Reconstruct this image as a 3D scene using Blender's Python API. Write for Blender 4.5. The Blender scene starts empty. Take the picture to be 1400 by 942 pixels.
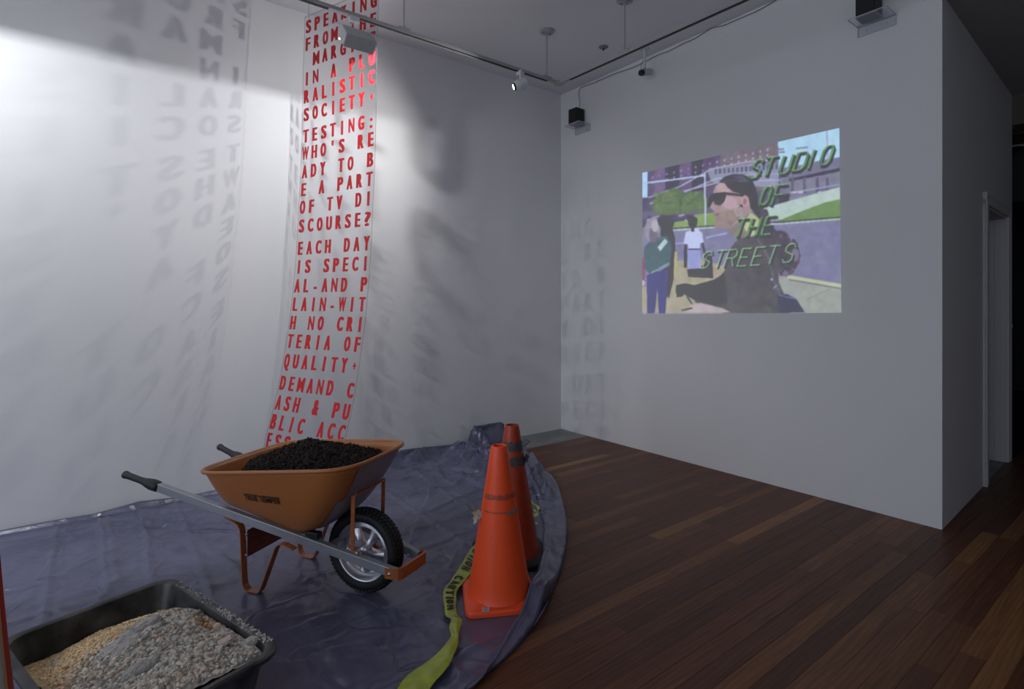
import bpy, bmesh, math, random
import numpy as np
from math import sin, cos, pi, radians
from mathutils import Vector, Matrix, noise, Quaternion
from mathutils.bvhtree import BVHTree

scene = bpy.context.scene
COL = scene.collection
random.seed(4)
rng = np.random.default_rng(7)

# ------------------------------------------------------------------ camera
CAM_H = 1.38
F = 745.0
HY = 415.0
cam_d = bpy.data.cameras.new('camera')
cam_d.sensor_width = 36.0
cam_d.lens = F / 1400 * 36
cam_d.shift_y = -(471 - HY) / 1400
cam_d.clip_start = 0.05
cam = bpy.data.objects.new('camera', cam_d)
cam.location = (0, 0, CAM_H)
cam.rotation_euler = (pi / 2, 0, 0)
COL.objects.link(cam)
scene.camera = cam

# ------------------------------------------------------------------ room axes
CX, CY = 0.54, 6.01                     # far corner of the two white walls
AX = Vector((-0.790, -0.613, 0)).normalized()   # along the left wall, towards the viewer
BX = Vector((0.613, -0.790, 0)).normalized()    # along the right wall
CEIL = 3.68
def PQ(p, q, z=0.0):
    return Vector((CX, CY, 0)) + AX * p + BX * q + Vector((0, 0, z))

# ------------------------------------------------------------------ world and light
w = bpy.data.worlds.new('world'); scene.world = w
w.use_nodes = True
w.node_tree.nodes['Background'].inputs[0].default_value = (0.60, 0.72, 1.0, 1)
w.node_tree.nodes['Background'].inputs[1].default_value = 0.15
scene.view_settings.view_transform = 'Standard'
scene.view_settings.look = 'None'
scene.view_settings.gamma = 1.0
scene.view_settings.exposure = 0.0
scene.view_settings.use_curve_mapping = False

def area_light(name, loc, aim, sx, sy, power, color):
    d = bpy.data.lights.new(name, 'AREA')
    d.shape = 'RECTANGLE'; d.size = sx; d.size_y = sy; d.energy = power; d.color = color
    o = bpy.data.objects.new(name, d)
    o.location = loc
    o.rotation_euler = (Vector(aim) - Vector(loc)).to_track_quat('-Z', 'Y').to_euler()
    COL.objects.link(o)
    return o
def spot_light(name, loc, aim, power, angle, color, radius, blend=1.0):
    d = bpy.data.lights.new(name, 'SPOT')
    d.energy = power; d.spot_size = radians(angle); d.spot_blend = blend
    d.color = color; d.shadow_soft_size = radius
    o = bpy.data.objects.new(name, d)
    o.location = loc
    o.rotation_euler = (Vector(aim) - Vector(loc)).to_track_quat('-Z', 'Y').to_euler()
    COL.objects.link(o)
    return o
# daylight of the shop-front window behind and left of the viewer
WIN = PQ(9.0, 3.4, 1.9)
area_light('window_daylight', WIN, PQ(0, 3.0, 1.7), 5.0, 2.6, 88, (0.80, 0.87, 1.0))
area_light('rear_fill', PQ(6.4, 7.8, 2.2), PQ(4.0, 0, 1.6), 3.0, 2.0, 15, (0.80, 0.86, 1.0))  # unseen fill added by the closed rear wall to even out the ambient
FLOOD_P = Vector((-1.030, 3.540, 3.110))
SPOT_P = Vector((0.005, 4.255, 3.068))
SPOT2_P = Vector((-3.12, 1.60, 3.15))
flood_dir = (-BX * cos(radians(42)) + Vector((0, 0, -sin(radians(42))))).normalized()
FLOOD_ENERGY = 8.5
SPOT_ENERGY = 60
SPOT2_ENERGY = 78

# ------------------------------------------------------------------ materials
def srgb(r, g, b):
    f = lambda c: (c / 255 / 12.92) if c / 255 <= 0.04045 else ((c / 255 + 0.055) / 1.055) ** 2.4
    return (f(r), f(g), f(b), 1.0)
def mat(name, color, rough=0.5, metal=0.0, spec=0.5, bump=0.0, bscale=50.0, vary=0.0, vscale=8.0, color2=None,
        emission=None, estr=0.0, coords='Object', bdist=0.002):
    m = bpy.data.materials.new(name); m.use_nodes = True
    nt = m.node_tree; N = nt.nodes; L = nt.links
    b = N['Principled BSDF']
    c = tuple(color) + (1.0,) if len(color) == 3 else color
    b.inputs['Base Color'].default_value = c
    b.inputs['Roughness'].default_value = rough
    b.inputs['Metallic'].default_value = metal
    b.inputs['Specular IOR Level'].default_value = spec
    if emission:
        b.inputs['Emission Color'].default_value = emission if len(emission) == 4 else (*emission, 1)
        b.inputs['Emission Strength'].default_value = estr
    if vary or bump:
        tc = N.new('ShaderNodeTexCoord')
    if vary:
        n = N.new('ShaderNodeTexNoise'); n.inputs['Scale'].default_value = vscale; n.inputs['Detail'].default_value = 6
        L.new(tc.outputs[coords], n.inputs['Vector'])
        r = N.new('ShaderNodeValToRGB')
        r.color_ramp.elements[0].position = 0.35; r.color_ramp.elements[1].position = 0.68
        c2 = color2 if color2 else tuple(x * (1 - vary) for x in c[:3])
        r.color_ramp.elements[0].color = c
        r.color_ramp.elements[1].color = (*c2[:3], 1)
        L.new(n.outputs['Fac'], r.inputs['Fac']); L.new(r.outputs['Color'], b.inputs['Base Color'])
    if bump:
        n2 = N.new('ShaderNodeTexNoise'); n2.inputs['Scale'].default_value = bscale; n2.inputs['Detail'].default_value = 4
        L.new(tc.outputs[coords], n2.inputs['Vector'])
        bp = N.new('ShaderNodeBump'); bp.inputs['Strength'].default_value = bump; bp.inputs['Distance'].default_value = bdist
        L.new(n2.outputs['Fac'], bp.inputs['Height']); L.new(bp.outputs['Normal'], b.inputs['Normal'])
    return m

M = {}
M['wall'] = mat('white_wall_paint', (0.76, 0.765, 0.78), 0.75, spec=0.25, bump=0.25, bscale=90, vary=0.03, vscale=1.5)
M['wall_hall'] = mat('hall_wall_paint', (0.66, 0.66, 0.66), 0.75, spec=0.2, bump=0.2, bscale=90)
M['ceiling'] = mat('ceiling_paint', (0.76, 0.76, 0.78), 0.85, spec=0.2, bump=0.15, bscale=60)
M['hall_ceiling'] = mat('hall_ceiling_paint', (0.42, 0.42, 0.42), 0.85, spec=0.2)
M['concrete'] = mat('grey_concrete', (0.24, 0.255, 0.25), 0.55, bump=0.3, bscale=30, vary=0.35, vscale=5)
M['track'] = mat('grey_track', (0.36, 0.37, 0.37), 0.45)
M['slot'] = mat('black_slot', (0.01, 0.01, 0.01), 0.6)
M['fixture'] = mat('white_fixture', (0.62, 0.63, 0.66), 0.45)
M['fixture_grey'] = mat('grey_fixture', (0.52, 0.54, 0.53), 0.5, vary=0.1, vscale=20)
M['black'] = mat('black_plastic', (0.012, 0.012, 0.013), 0.45)
M['speaker'] = mat('black_speaker', (0.006, 0.006, 0.007), 0.6)
M['cable'] = mat('grey_cable', (0.11, 0.11, 0.12), 0.6)
M['steel'] = mat('bright_steel', (0.6, 0.6, 0.62), 0.3, metal=1.0)
M['grey_base'] = mat('grey_base', (0.22, 0.22, 0.23), 0.6)
M['glow'] = mat('lamp_lens', (1, 1, 1), 0.5, emission=(1.0, 0.93, 0.82), estr=6.0)
M['letters'] = mat('red_vinyl', (0.46, 0.012, 0.018), 0.42, spec=0.3)
M['thread'] = mat('dark_thread', (0.05, 0.05, 0.06), 0.7)
M['edge'] = mat('film_edge', (0.10, 0.10, 0.12), 0.3)
M['rubber'] = mat('tyre_rubber', (0.012, 0.012, 0.013), 0.62, bump=0.3, bscale=120)
M['grip'] = mat('grip_rubber', (0.014, 0.014, 0.016), 0.55, bump=0.3, bscale=200)
M['alloy'] = mat('painted_steel_rim', (0.72, 0.72, 0.76), 0.34, metal=1.0)
M['rail'] = mat('grey_painted_rail', (0.34, 0.36, 0.40), 0.33, metal=0.25, vary=0.15, vscale=12)
M['under'] = mat('grey_underside', (0.24, 0.24, 0.27), 0.4)
M['orange_frame'] = mat('orange_painted_frame', (0.42, 0.125, 0.038), 0.33, spec=0.6, vary=0.2, vscale=25)
M['plate'] = mat('shaded_orange_brace', (0.20, 0.035, 0.018), 0.45, vary=0.3, vscale=15)  # the frame's orange, darkened for the shade under the tray
M['logo'] = mat('black_print', (0.008, 0.008, 0.008), 0.5)
M['sticker'] = mat('paper_sticker', (0.55, 0.54, 0.53), 0.6)
M['print_grey'] = mat('grey_print', (0.12, 0.12, 0.12), 0.7)
M['tub'] = mat('black_tub_plastic', (0.008, 0.009, 0.010), 0.42, bump=0.4, bscale=18, vary=0.5, vscale=9, color2=(0.10, 0.102, 0.10))
M['dust'] = mat('cement_dust', (0.60, 0.58, 0.54), 0.95, bump=0.8, bscale=120)
M['rock'] = mat('concrete_lump', (0.56, 0.55, 0.52), 0.95, bump=1.0, bscale=45, vary=0.4, vscale=14, bdist=0.02)
M['rock_pale'] = mat('pale_lump', (0.62, 0.58, 0.53), 0.95, bump=1.0, bscale=60, vary=0.3, vscale=20, bdist=0.004)
M['shard'] = mat('shard', (0.62, 0.50, 0.47), 0.6, vary=0.3, vscale=30)
M['cone_base_black'] = mat('black_cone_base', (0.012, 0.012, 0.014), 0.6)
M['cone_band'] = mat('dark_tape_band', (0.045, 0.047, 0.05), 0.7, vary=0.6, vscale=45, color2=(0.10, 0.08, 0.075))
M['clear_tape'] = mat('dull_clear_tape', (0.46, 0.40, 0.33), 0.35)
M['scuff'] = mat('grey_scuff', (0.62, 0.085, 0.03), 0.6, vary=0.7, vscale=70, color2=(0.22, 0.07, 0.05))
M['bag_paper'] = mat('bag_paper', (0.62, 0.62, 0.60), 0.75, bump=0.3, bscale=25)
M['bag_red'] = mat('bag_red_print', (0.42, 0.035, 0.02), 0.6)
M['bag_orange'] = mat('bag_orange_print', (0.55, 0.33, 0.16), 0.6)
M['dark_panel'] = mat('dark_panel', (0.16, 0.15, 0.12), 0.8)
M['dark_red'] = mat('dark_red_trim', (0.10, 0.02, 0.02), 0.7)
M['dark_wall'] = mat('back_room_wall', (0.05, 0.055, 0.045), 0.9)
M['yellow_tape'] = mat('yellow_tape', (0.42, 0.50, 0.03), 0.28, spec=0.7, vary=0.25, vscale=25)

def film_material():
    m = bpy.data.materials.new('clear_film'); m.use_nodes = True
    nt = m.node_tree; nt.nodes.clear()
    out = nt.nodes.new('ShaderNodeOutputMaterial')
    tr = nt.nodes.new('ShaderNodeBsdfTransparent'); tr.inputs[0].default_value = (0.90, 0.905, 0.915, 1)
    gl = nt.nodes.new('ShaderNodeBsdfGlossy'); gl.inputs['Roughness'].default_value = 0.12
    gl.inputs['Color'].default_value = (0.9, 0.9, 0.95, 1)
    lw = nt.nodes.new('ShaderNodeLayerWeight'); lw.inputs['Blend'].default_value = 0.5
    pw = nt.nodes.new('ShaderNodeMath'); pw.operation = 'POWER'; pw.inputs[1].default_value = 4.0
    nt.links.new(lw.outputs['Facing'], pw.inputs[0])
    fr = nt.nodes.new('ShaderNodeMath'); fr.operation = 'MULTIPLY_ADD'; fr.inputs[1].default_value = 0.7; fr.inputs[2].default_value = 0.045
    nt.links.new(pw.outputs[0], fr.inputs[0])
    mx = nt.nodes.new('ShaderNodeMixShader')
    nt.links.new(fr.outputs[0], mx.inputs[0]); nt.links.new(tr.outputs[0], mx.inputs[1]); nt.links.new(gl.outputs[0], mx.inputs[2])
    nt.links.new(mx.outputs[0], out.inputs['Surface'])
    return m
M['film'] = film_material()
def acrylic_material():
    m = film_material(); m.name = 'clear_acrylic'
    for n in m.node_tree.nodes:
        if n.type == 'BSDF_TRANSPARENT': n.inputs[0].default_value = (0.93, 0.94, 0.95, 1)
    return m
M['acrylic'] = acrylic_material()
M['acrylic_edge'] = mat('acrylic_edge', (0.50, 0.51, 0.56), 0.3)

def wood_material():
    m = bpy.data.materials.new('stained_hardwood'); m.use_nodes = True
    nt = m.node_tree; N = nt.nodes; L = nt.links; b = N['Principled BSDF']
    at = N.new('ShaderNodeAttribute'); at.attribute_name = 'tone'
    geo = N.new('ShaderNodeNewGeometry')
    vr = N.new('ShaderNodeVectorRotate'); vr.rotation_type = 'Z_AXIS'
    vr.inputs['Angle'].default_value = -math.atan2(AX.y, AX.x)
    L.new(geo.outputs['Position'], vr.inputs['Vector'])
    add = N.new('ShaderNodeVectorMath'); add.operation = 'ADD'
    mul = N.new('ShaderNodeVectorMath'); mul.operation = 'SCALE'; mul.inputs['Scale'].default_value = 37.0
    L.new(at.outputs['Color'], mul.inputs[0])
    L.new(vr.outputs[0], add.inputs[0]); L.new(mul.outputs[0], add.inputs[1])
    mp = N.new('ShaderNodeMapping'); mp.inputs['Scale'].default_value = (1.6, 26, 1)
    L.new(add.outputs[0], mp.inputs['Vector'])
    n1 = N.new('ShaderNodeTexNoise'); n1.inputs['Scale'].default_value = 1.4; n1.inputs['Detail'].default_value = 7
    n1.inputs['Distortion'].default_value = 1.4
    L.new(mp.outputs[0], n1.inputs['Vector'])
    mp2 = N.new('ShaderNodeMapping'); mp2.inputs['Scale'].default_value = (0.8, 6, 1)
    L.new(add.outputs[0], mp2.inputs['Vector'])
    wv = N.new('ShaderNodeTexWave'); wv.wave_type = 'BANDS'; wv.bands_direction = 'Y'
    wv.inputs['Scale'].default_value = 2.6; wv.inputs['Distortion'].default_value = 9; wv.inputs['Detail'].default_value = 3
    wv.inputs['Detail Scale'].default_value = 0.8
    L.new(mp2.outputs[0], wv.inputs['Vector'])
    r1 = N.new('ShaderNodeValToRGB')     # board tone
    e = r1.color_ramp.elements
    e[0].position = 0.0; e[0].color = (0.085, 0.035, 0.017, 1)
    e[1].position = 1.0; e[1].color = (0.31, 0.150, 0.060, 1)
    x = e.new(0.6); x.color = (0.155, 0.056, 0.025, 1)
    L.new(at.outputs['Fac'], r1.inputs['Fac'])
    mixg = N.new('ShaderNodeMixRGB'); mixg.blend_type = 'MULTIPLY'; mixg.inputs[0].default_value = 0.65
    rg = N.new('ShaderNodeValToRGB')
    rg.color_ramp.elements[0].position = 0.3; rg.color_ramp.elements[0].color = (0.45, 0.42, 0.4, 1)
    rg.color_ramp.elements[1].position = 0.7; rg.color_ramp.elements[1].color = (1.2, 1.15, 1.05, 1)
    L.new(n1.outputs['Fac'], rg.inputs['Fac'])
    L.new(r1.outputs['Color'], mixg.inputs[1]); L.new(rg.outputs['Color'], mixg.inputs[2])
    mixw = N.new('ShaderNodeMixRGB'); mixw.blend_type = 'MULTIPLY'; mixw.inputs[0].default_value = 0.35
    rw = N.new('ShaderNodeValToRGB')
    rw.color_ramp.elements[0].color = (0.5, 0.45, 0.42, 1); rw.color_ramp.elements[1].color = (1.1, 1.1, 1.1, 1)
    L.new(wv.outputs['Fac'], rw.inputs['Fac'])
    L.new(mixg.outputs[0], mixw.inputs[1]); L.new(rw.outputs['Color'], mixw.inputs[2])
    # worn patches with a shape of their own
    nw = N.new('ShaderNodeTexNoise'); nw.inputs['Scale'].default_value = 1.7; nw.inputs['Detail'].default_value = 8
    nw.inputs['Roughness'].default_value = 0.7
    L.new(geo.outputs['Position'], nw.inputs['Vector'])
    rr = N.new('ShaderNodeValToRGB'); rr.color_ramp.elements[0].position = 0.67; rr.color_ramp.elements[1].position = 0.74
    rr.color_ramp.elements[0].color = (0, 0, 0, 1); rr.color_ramp.elements[1].color = (0.6, 0.6, 0.6, 1)
    L.new(nw.outputs['Fac'], rr.inputs['Fac'])
    mw = N.new('ShaderNodeMixRGB'); mw.inputs[2].default_value = (0.16, 0.12, 0.08, 1)
    L.new(rr.outputs['Color'], mw.inputs[0]); L.new(mixw.outputs[0], mw.inputs[1])
    L.new(mw.outputs[0], b.inputs['Base Color'])
    b.inputs['Roughness'].default_value = 0.42
    b.inputs['Specular IOR Level'].default_value = 0.28
    bp = N.new('ShaderNodeBump'); bp.inputs['Strength'].default_value = 0.12; bp.inputs['Distance'].default_value = 0.001
    L.new(n1.outputs['Fac'], bp.inputs['Height']); L.new(bp.outputs['Normal'], b.inputs['Normal'])
    return m
M['wood'] = wood_material()
M['subfloor'] = mat('dark_subfloor', (0.012, 0.008, 0.007), 0.9)

def tarp_material():
    m = bpy.data.materials.new('blue_grey_tarpaulin'); m.use_nodes = True
    nt = m.node_tree; N = nt.nodes; L = nt.links; b = N['Principled BSDF']
    tc = N.new('ShaderNodeNewGeometry')
    n = N.new('ShaderNodeTexNoise'); n.inputs['Scale'].default_value = 2.2; n.inputs['Detail'].default_value = 8
    L.new(tc.outputs['Position'], n.inputs['Vector'])
    r = N.new('ShaderNodeValToRGB'); r.color_ramp.elements[0].position = 0.3; r.color_ramp.elements[1].position = 0.75
    r.color_ramp.elements[0].color = (0.090, 0.092, 0.152, 1); r.color_ramp.elements[1].color = (0.140, 0.142, 0.232, 1)
    L.new(n.outputs['Fac'], r.inputs['Fac']); L.new(r.outputs['Color'], b.inputs['Base Color'])
    b.inputs['Roughness'].default_value = 0.26
    b.inputs['Specular IOR Level'].default_value = 0.6
    rot = N.new('ShaderNodeVectorRotate'); rot.rotation_type = 'Z_AXIS'; rot.inputs['Angle'].default_value = 0.5
    L.new(tc.outputs['Position'], rot.inputs['Vector'])
    mp = N.new('ShaderNodeMapping'); mp.inputs['Scale'].default_value = (1, 2.4, 1)
    L.new(rot.outputs[0], mp.inputs['Vector'])
    a = N.new('ShaderNodeTexNoise'); a.noise_type = 'RIDGED_MULTIFRACTAL'
    a.inputs['Scale'].default_value = 2.4; a.inputs['Detail'].default_value = 3; a.inputs['Distortion'].default_value = 0.4
    L.new(mp.outputs[0], a.inputs['Vector'])
    c = N.new('ShaderNodeTexNoise'); c.inputs['Scale'].default_value = 20; c.inputs['Detail'].default_value = 4
    L.new(tc.outputs['Position'], c.inputs['Vector'])
    b1 = N.new('ShaderNodeBump'); b1.inputs['Strength'].default_value = 0.8; b1.inputs['Distance'].default_value = 0.011
    b2 = N.new('ShaderNodeBump'); b2.inputs['Strength'].default_value = 0.7; b2.inputs['Distance'].default_value = 0.005
    L.new(a.outputs['Fac'], b1.inputs['Height']); L.new(c.outputs['Fac'], b2.inputs['Height'])
    vo = N.new('ShaderNodeTexVoronoi'); vo.feature = 'DISTANCE_TO_EDGE'; vo.inputs['Scale'].default_value = 2.6
    dn = N.new('ShaderNodeTexNoise'); dn.inputs['Scale'].default_value = 2.0; dn.inputs['Detail'].default_value = 3
    L.new(tc.outputs['Position'], dn.inputs['Vector'])
    av = N.new('ShaderNodeVectorMath'); av.operation = 'MULTIPLY_ADD'; av.inputs[1].default_value = (0.5, 0.5, 0.5)
    L.new(dn.outputs['Color'], av.inputs[0]); L.new(mp.outputs[0], av.inputs[2])
    sc_ = N.new('ShaderNodeVectorMath'); sc_.operation = 'MULTIPLY'; sc_.inputs[1].default_value = (1.0, 0.45, 1)
    L.new(av.outputs[0], sc_.inputs[0]); L.new(sc_.outputs[0], vo.inputs['Vector'])
    mr = N.new('ShaderNodeMapRange'); mr.interpolation_type = 'SMOOTHSTEP'; mr.inputs['From Max'].default_value = 0.05
    L.new(vo.outputs['Distance'], mr.inputs['Value'])
    b0 = N.new('ShaderNodeBump'); b0.inputs['Strength'].default_value = 0.4; b0.inputs['Distance'].default_value = 0.007; b0.invert = True
    L.new(mr.outputs[0], b0.inputs['Height']); L.new(b0.outputs['Normal'], b1.inputs['Normal'])
    L.new(b1.outputs['Normal'], b2.inputs['Normal']); L.new(b2.outputs['Normal'], b.inputs['Normal'])
    return m
M['tarp'] = tarp_material()

def tray_material():
    m = bpy.data.materials.new('orange_enamel'); m.use_nodes = True
    nt = m.node_tree; N = nt.nodes; L = nt.links; b = N['Principled BSDF']
    tc = N.new('ShaderNodeTexCoord')
    n = N.new('ShaderNodeTexNoise'); n.inputs['Scale'].default_value = 7; n.inputs['Detail'].default_value = 9
    n.inputs['Roughness'].default_value = 0.65; n.inputs['Distortion'].default_value = 1.5
    L.new(tc.outputs['Object'], n.inputs['Vector'])
    r = N.new('ShaderNodeValToRGB'); r.color_ramp.elements[0].position = 0.66; r.color_ramp.elements[1].position = 0.78
    r.color_ramp.elements[0].color = (0.41, 0.150, 0.043, 1); r.color_ramp.elements[1].color = (0.50, 0.30, 0.18, 1)
    L.new(n.outputs['Fac'], r.inputs['Fac']); L.new(r.outputs['Color'], b.inputs['Base Color'])
    b.inputs['Roughness'].default_value = 0.33
    b.inputs['Specular IOR Level'].default_value = 0.5
    return m
M['tray'] = tray_material()

def cone_material(name, base, dark, amount):
    m = bpy.data.materials.new(name); m.use_nodes = True
    nt = m.node_tree; N = nt.nodes; L = nt.links; b = N['Principled BSDF']
    tc = N.new('ShaderNodeTexCoord')
    mp = N.new('ShaderNodeMapping'); mp.inputs['Scale'].default_value = (14, 14, 30)
    L.new(tc.outputs['Object'], mp.inputs['Vector'])
    n = N.new('ShaderNodeTexNoise'); n.inputs['Scale'].default_value = 1; n.inputs['Detail'].default_value = 10
    n.inputs['Roughness'].default_value = 0.75
    L.new(mp.outputs[0], n.inputs['Vector'])
    r = N.new('ShaderNodeValToRGB'); r.color_ramp.elements[0].position = amount; r.color_ramp.elements[1].position = amount + 0.12
    r.color_ramp.elements[0].color = base; r.color_ramp.elements[1].color = dark
    L.new(n.outputs['Fac'], r.inputs['Fac']); L.new(r.outputs['Color'], b.inputs['Base Color'])
    b.inputs['Roughness'].default_value = 0.42
    return m
M['cone'] = cone_material('bright_orange_pvc', (0.98, 0.095, 0.018, 1), (0.45, 0.06, 0.02, 1), 0.62)
M['cone_dull'] = cone_material('dull_orange_pvc', (0.37, 0.036, 0.010, 1), (0.13, 0.025, 0.013, 1), 0.56)

def attr_material(name, attr, rough, bump=0.0, bscale=60):
    m = bpy.data.materials.new(name); m.use_nodes = True
    nt = m.node_tree; N = nt.nodes; L = nt.links; b = N['Principled BSDF']
    a = N.new('ShaderNodeAttribute'); a.attribute_name = attr
    L.new(a.outputs['Color'], b.inputs['Base Color'])
    b.inputs['Roughness'].default_value = rough
    b.inputs['Specular IOR Level'].default_value = 0.2
    if bump:
        tc = N.new('ShaderNodeTexCoord')
        n = N.new('ShaderNodeTexNoise'); n.inputs['Scale'].default_value = bscale; n.inputs['Detail'].default_value = 6
        L.new(tc.outputs['Object'], n.inputs['Vector'])
        bp = N.new('ShaderNodeBump'); bp.inputs['Strength'].default_value = bump; bp.inputs['Distance'].default_value = 0.004
        L.new(n.outputs['Fac'], bp.inputs['Height']); L.new(bp.outputs['Normal'], b.inputs['Normal'])
    return m
M['gravel'] = attr_material('mixed_gravel', 'shade', 0.95, 0.7)
M['soil'] = attr_material('dark_mulch', 'shade', 0.9, 0.6, 90)

# ------------------------------------------------------------------ mesh helpers
class MB:
    def __init__(self): self.v = []; self.f = []
    def add(self, vs, fs):
        n = len(self.v); self.v.extend([tuple(v) for v in vs]); self.f.extend([tuple(i + n for i in f) for f in fs]); return self
    def box(self, c, s, R=None):
        vs = []
        for dz in (-.5, .5):
            for dx, dy in ((-.5, -.5), (.5, -.5), (.5, .5), (-.5, .5)):
                v = Vector((dx * s[0], dy * s[1], dz * s[2]))
                if R is not None: v = R @ v
                vs.append(v + Vector(c))
        return self.add(vs, [(3, 2, 1, 0), (4, 5, 6, 7), (0, 1, 5, 4), (1, 2, 6, 5), (2, 3, 7, 6), (3, 0, 4, 7)])
    def bar(self, a, b, wd, ht, up=(0, 0, 1)):
        a, b = Vector(a), Vector(b); d = b - a
        x = d.normalized(); y = Vector(up).cross(x).normalized(); z = x.cross(y)
        R = Matrix((x, y, z)).transposed()
        return self.box((a + b) / 2, (d.length, wd, ht), R)
    def tube(self, path, r, n=8, caps=True):
        P = [Vector(p) for p in path]
        rs = r if isinstance(r, (list, tuple)) else [r] * len(P)
        t0 = (P[1] - P[0]).normalized()
        u = t0.orthogonal().normalized()
        vs = []; prev = t0
        for i, p in enumerate(P):
            t = (P[min(i + 1, len(P) - 1)] - P[max(i - 1, 0)]).normalized()
            u = (prev.rotation_difference(t) @ u); u = (u - t * u.dot(t)).normalized(); prev = t
            w_ = t.cross(u)
            for k in range(n):
                a = 2 * pi * k / n
                vs.append(p + (u * cos(a) + w_ * sin(a)) * rs[i])
        fs = []
        for i in range(len(P) - 1):
            for k in range(n):
                k2 = (k + 1) % n
                fs.append((i * n + k, i * n + k2, (i + 1) * n + k2, (i + 1) * n + k))
        if caps:
            fs.append(tuple(range(n))[::-1]); fs.append(tuple((len(P) - 1) * n + k for k in range(n)))
        return self.add(vs, fs)
    def lathe(self, prof, n=32, c=(0, 0, 0), R=None, closed=False):
        vs = []
        for (r, z) in prof:
            for k in range(n):
                a = 2 * pi * k / n
                v = Vector((r * cos(a), r * sin(a), z))
                if R is not None: v = R @ v
                vs.append(v + Vector(c))
        fs = []
        m = len(prof)
        for i in range(m if closed else m - 1):
            j = (i + 1) % m
            for k in range(n):
                k2 = (k + 1) % n
                fs.append((i * n + k, i * n + k2, j * n + k2, j * n + k))
        if not closed:
            if prof[0][0] > 1e-6: pass
        return self.add(vs, fs)
    def strap(self, path, side, wd, th):
        """flat strap: path of 3D points, side = width direction"""
        P = [Vector(p) for p in path]; s = Vector(side).normalized()
        vs = []
        for i, p in enumerate(P):
            t = (P[min(i + 1, len(P) - 1)] - P[max(i - 1, 0)]).normalized()
            nrm = t.cross(s).normalized()
            for a, b in ((-1, -1), (1, -1), (1, 1), (-1, 1)):
                vs.append(p + s * a * wd / 2 + nrm * b * th / 2)
        fs = []
        for i in range(len(P) - 1):
            for k in range(4):
                k2 = (k + 1) % 4
                fs.append((i * 4 + k, i * 4 + k2, (i + 1) * 4 + k2, (i + 1) * 4 + k))
        fs.append((3, 2, 1, 0)); m = (len(P) - 1) * 4; fs.append((m, m + 1, m + 2, m + 3))
        return self.add(vs, fs)
    def prism(self, poly, z0, z1):
        n = len(poly)
        vs = [(x, y, z0) for x, y in poly] + [(x, y, z1) for x, y in poly]
        fs = [tuple(range(n))[::-1], tuple(range(n, 2 * n))]
        for k in range(n):
            k2 = (k + 1) % n; fs.append((k, k2, n + k2, n + k))
        return self.add(vs, fs)
    def build(self, name, m, parent=None, smooth=False, bevel=0.0, loc=None, fix=True):
        me = bpy.data.meshes.new(name); me.from_pydata(self.v, [], self.f)
        if fix:
            bm = bmesh.new(); bm.from_mesh(me); bmesh.ops.recalc_face_normals(bm, faces=bm.faces); bm.to_mesh(me); bm.free()
        o = bpy.data.objects.new(name, me); COL.objects.link(o)
        me.materials.append(M[m] if isinstance(m, str) else m)
        if parent: o.parent = parent
        if loc is not None: o.location = loc
        if smooth:
            me.polygons.foreach_set('use_smooth', [True] * len(me.polygons))
            if smooth == 'auto':
                me.set_sharp_from_angle(angle=radians(35))
        if bevel:
            b = o.modifiers.new('bevel', 'BEVEL'); b.width = bevel; b.segments = 2; b.limit_method = 'ANGLE'
        me.update()
        return o

def tag(o, label=None, cat=None, group=None, kind=None):
    if label: o['label'] = label
    if cat: o['category'] = cat
    if group: o['group'] = group
    if kind: o['kind'] = kind
    return o
def empty(name, loc, rz=0.0, label=None, cat=None, group=None):
    o = bpy.data.objects.new(name, None); COL.objects.link(o)
    o.location = loc; o.rotation_euler = (0, 0, rz); o.empty_display_size = 0.1
    return tag(o, label, cat, group)
def copy_tree(o, parent=None):
    c = o.copy(); COL.objects.link(c); c.parent = parent
    for ch in list(o.children): copy_tree(ch, c)
    return c
def color_attr(me, name, arr):
    a = me.color_attributes.new(name, 'FLOAT_COLOR', 'POINT')
    x = np.ones((len(me.vertices), 4), dtype=np.float32); x[:, :3] = arr
    a.data.foreach_set('color', x.ravel())

def at(x, y, Y):
    return Vector(((x - 700) / F * Y, Y, CAM_H - (y - HY) / F * Y))
def ray(x, y): return Vector(((x - 700) / F, 1.0, -(y - HY) / F))
def pfloor(x, y, z=0.0):
    r = ray(x, y); k = (z - CAM_H) / r.z
    return Vector((r.x * k, k, z))
def pplane(x, y, p0, n):
    r = ray(x, y); o = Vector((0, 0, CAM_H)); k = (Vector(p0) - o).dot(n) / r.dot(n)
    return o + r * k
def pright(x, y, off=0.0): return pplane(x, y, PQ(off, 0), AX)
def pleft(x, y, off=0.0): return pplane(x, y, PQ(0, off), BX)
def smooth01(t): t = max(0.0, min(1.0, t)); return t * t * (3 - 2 * t)

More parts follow.
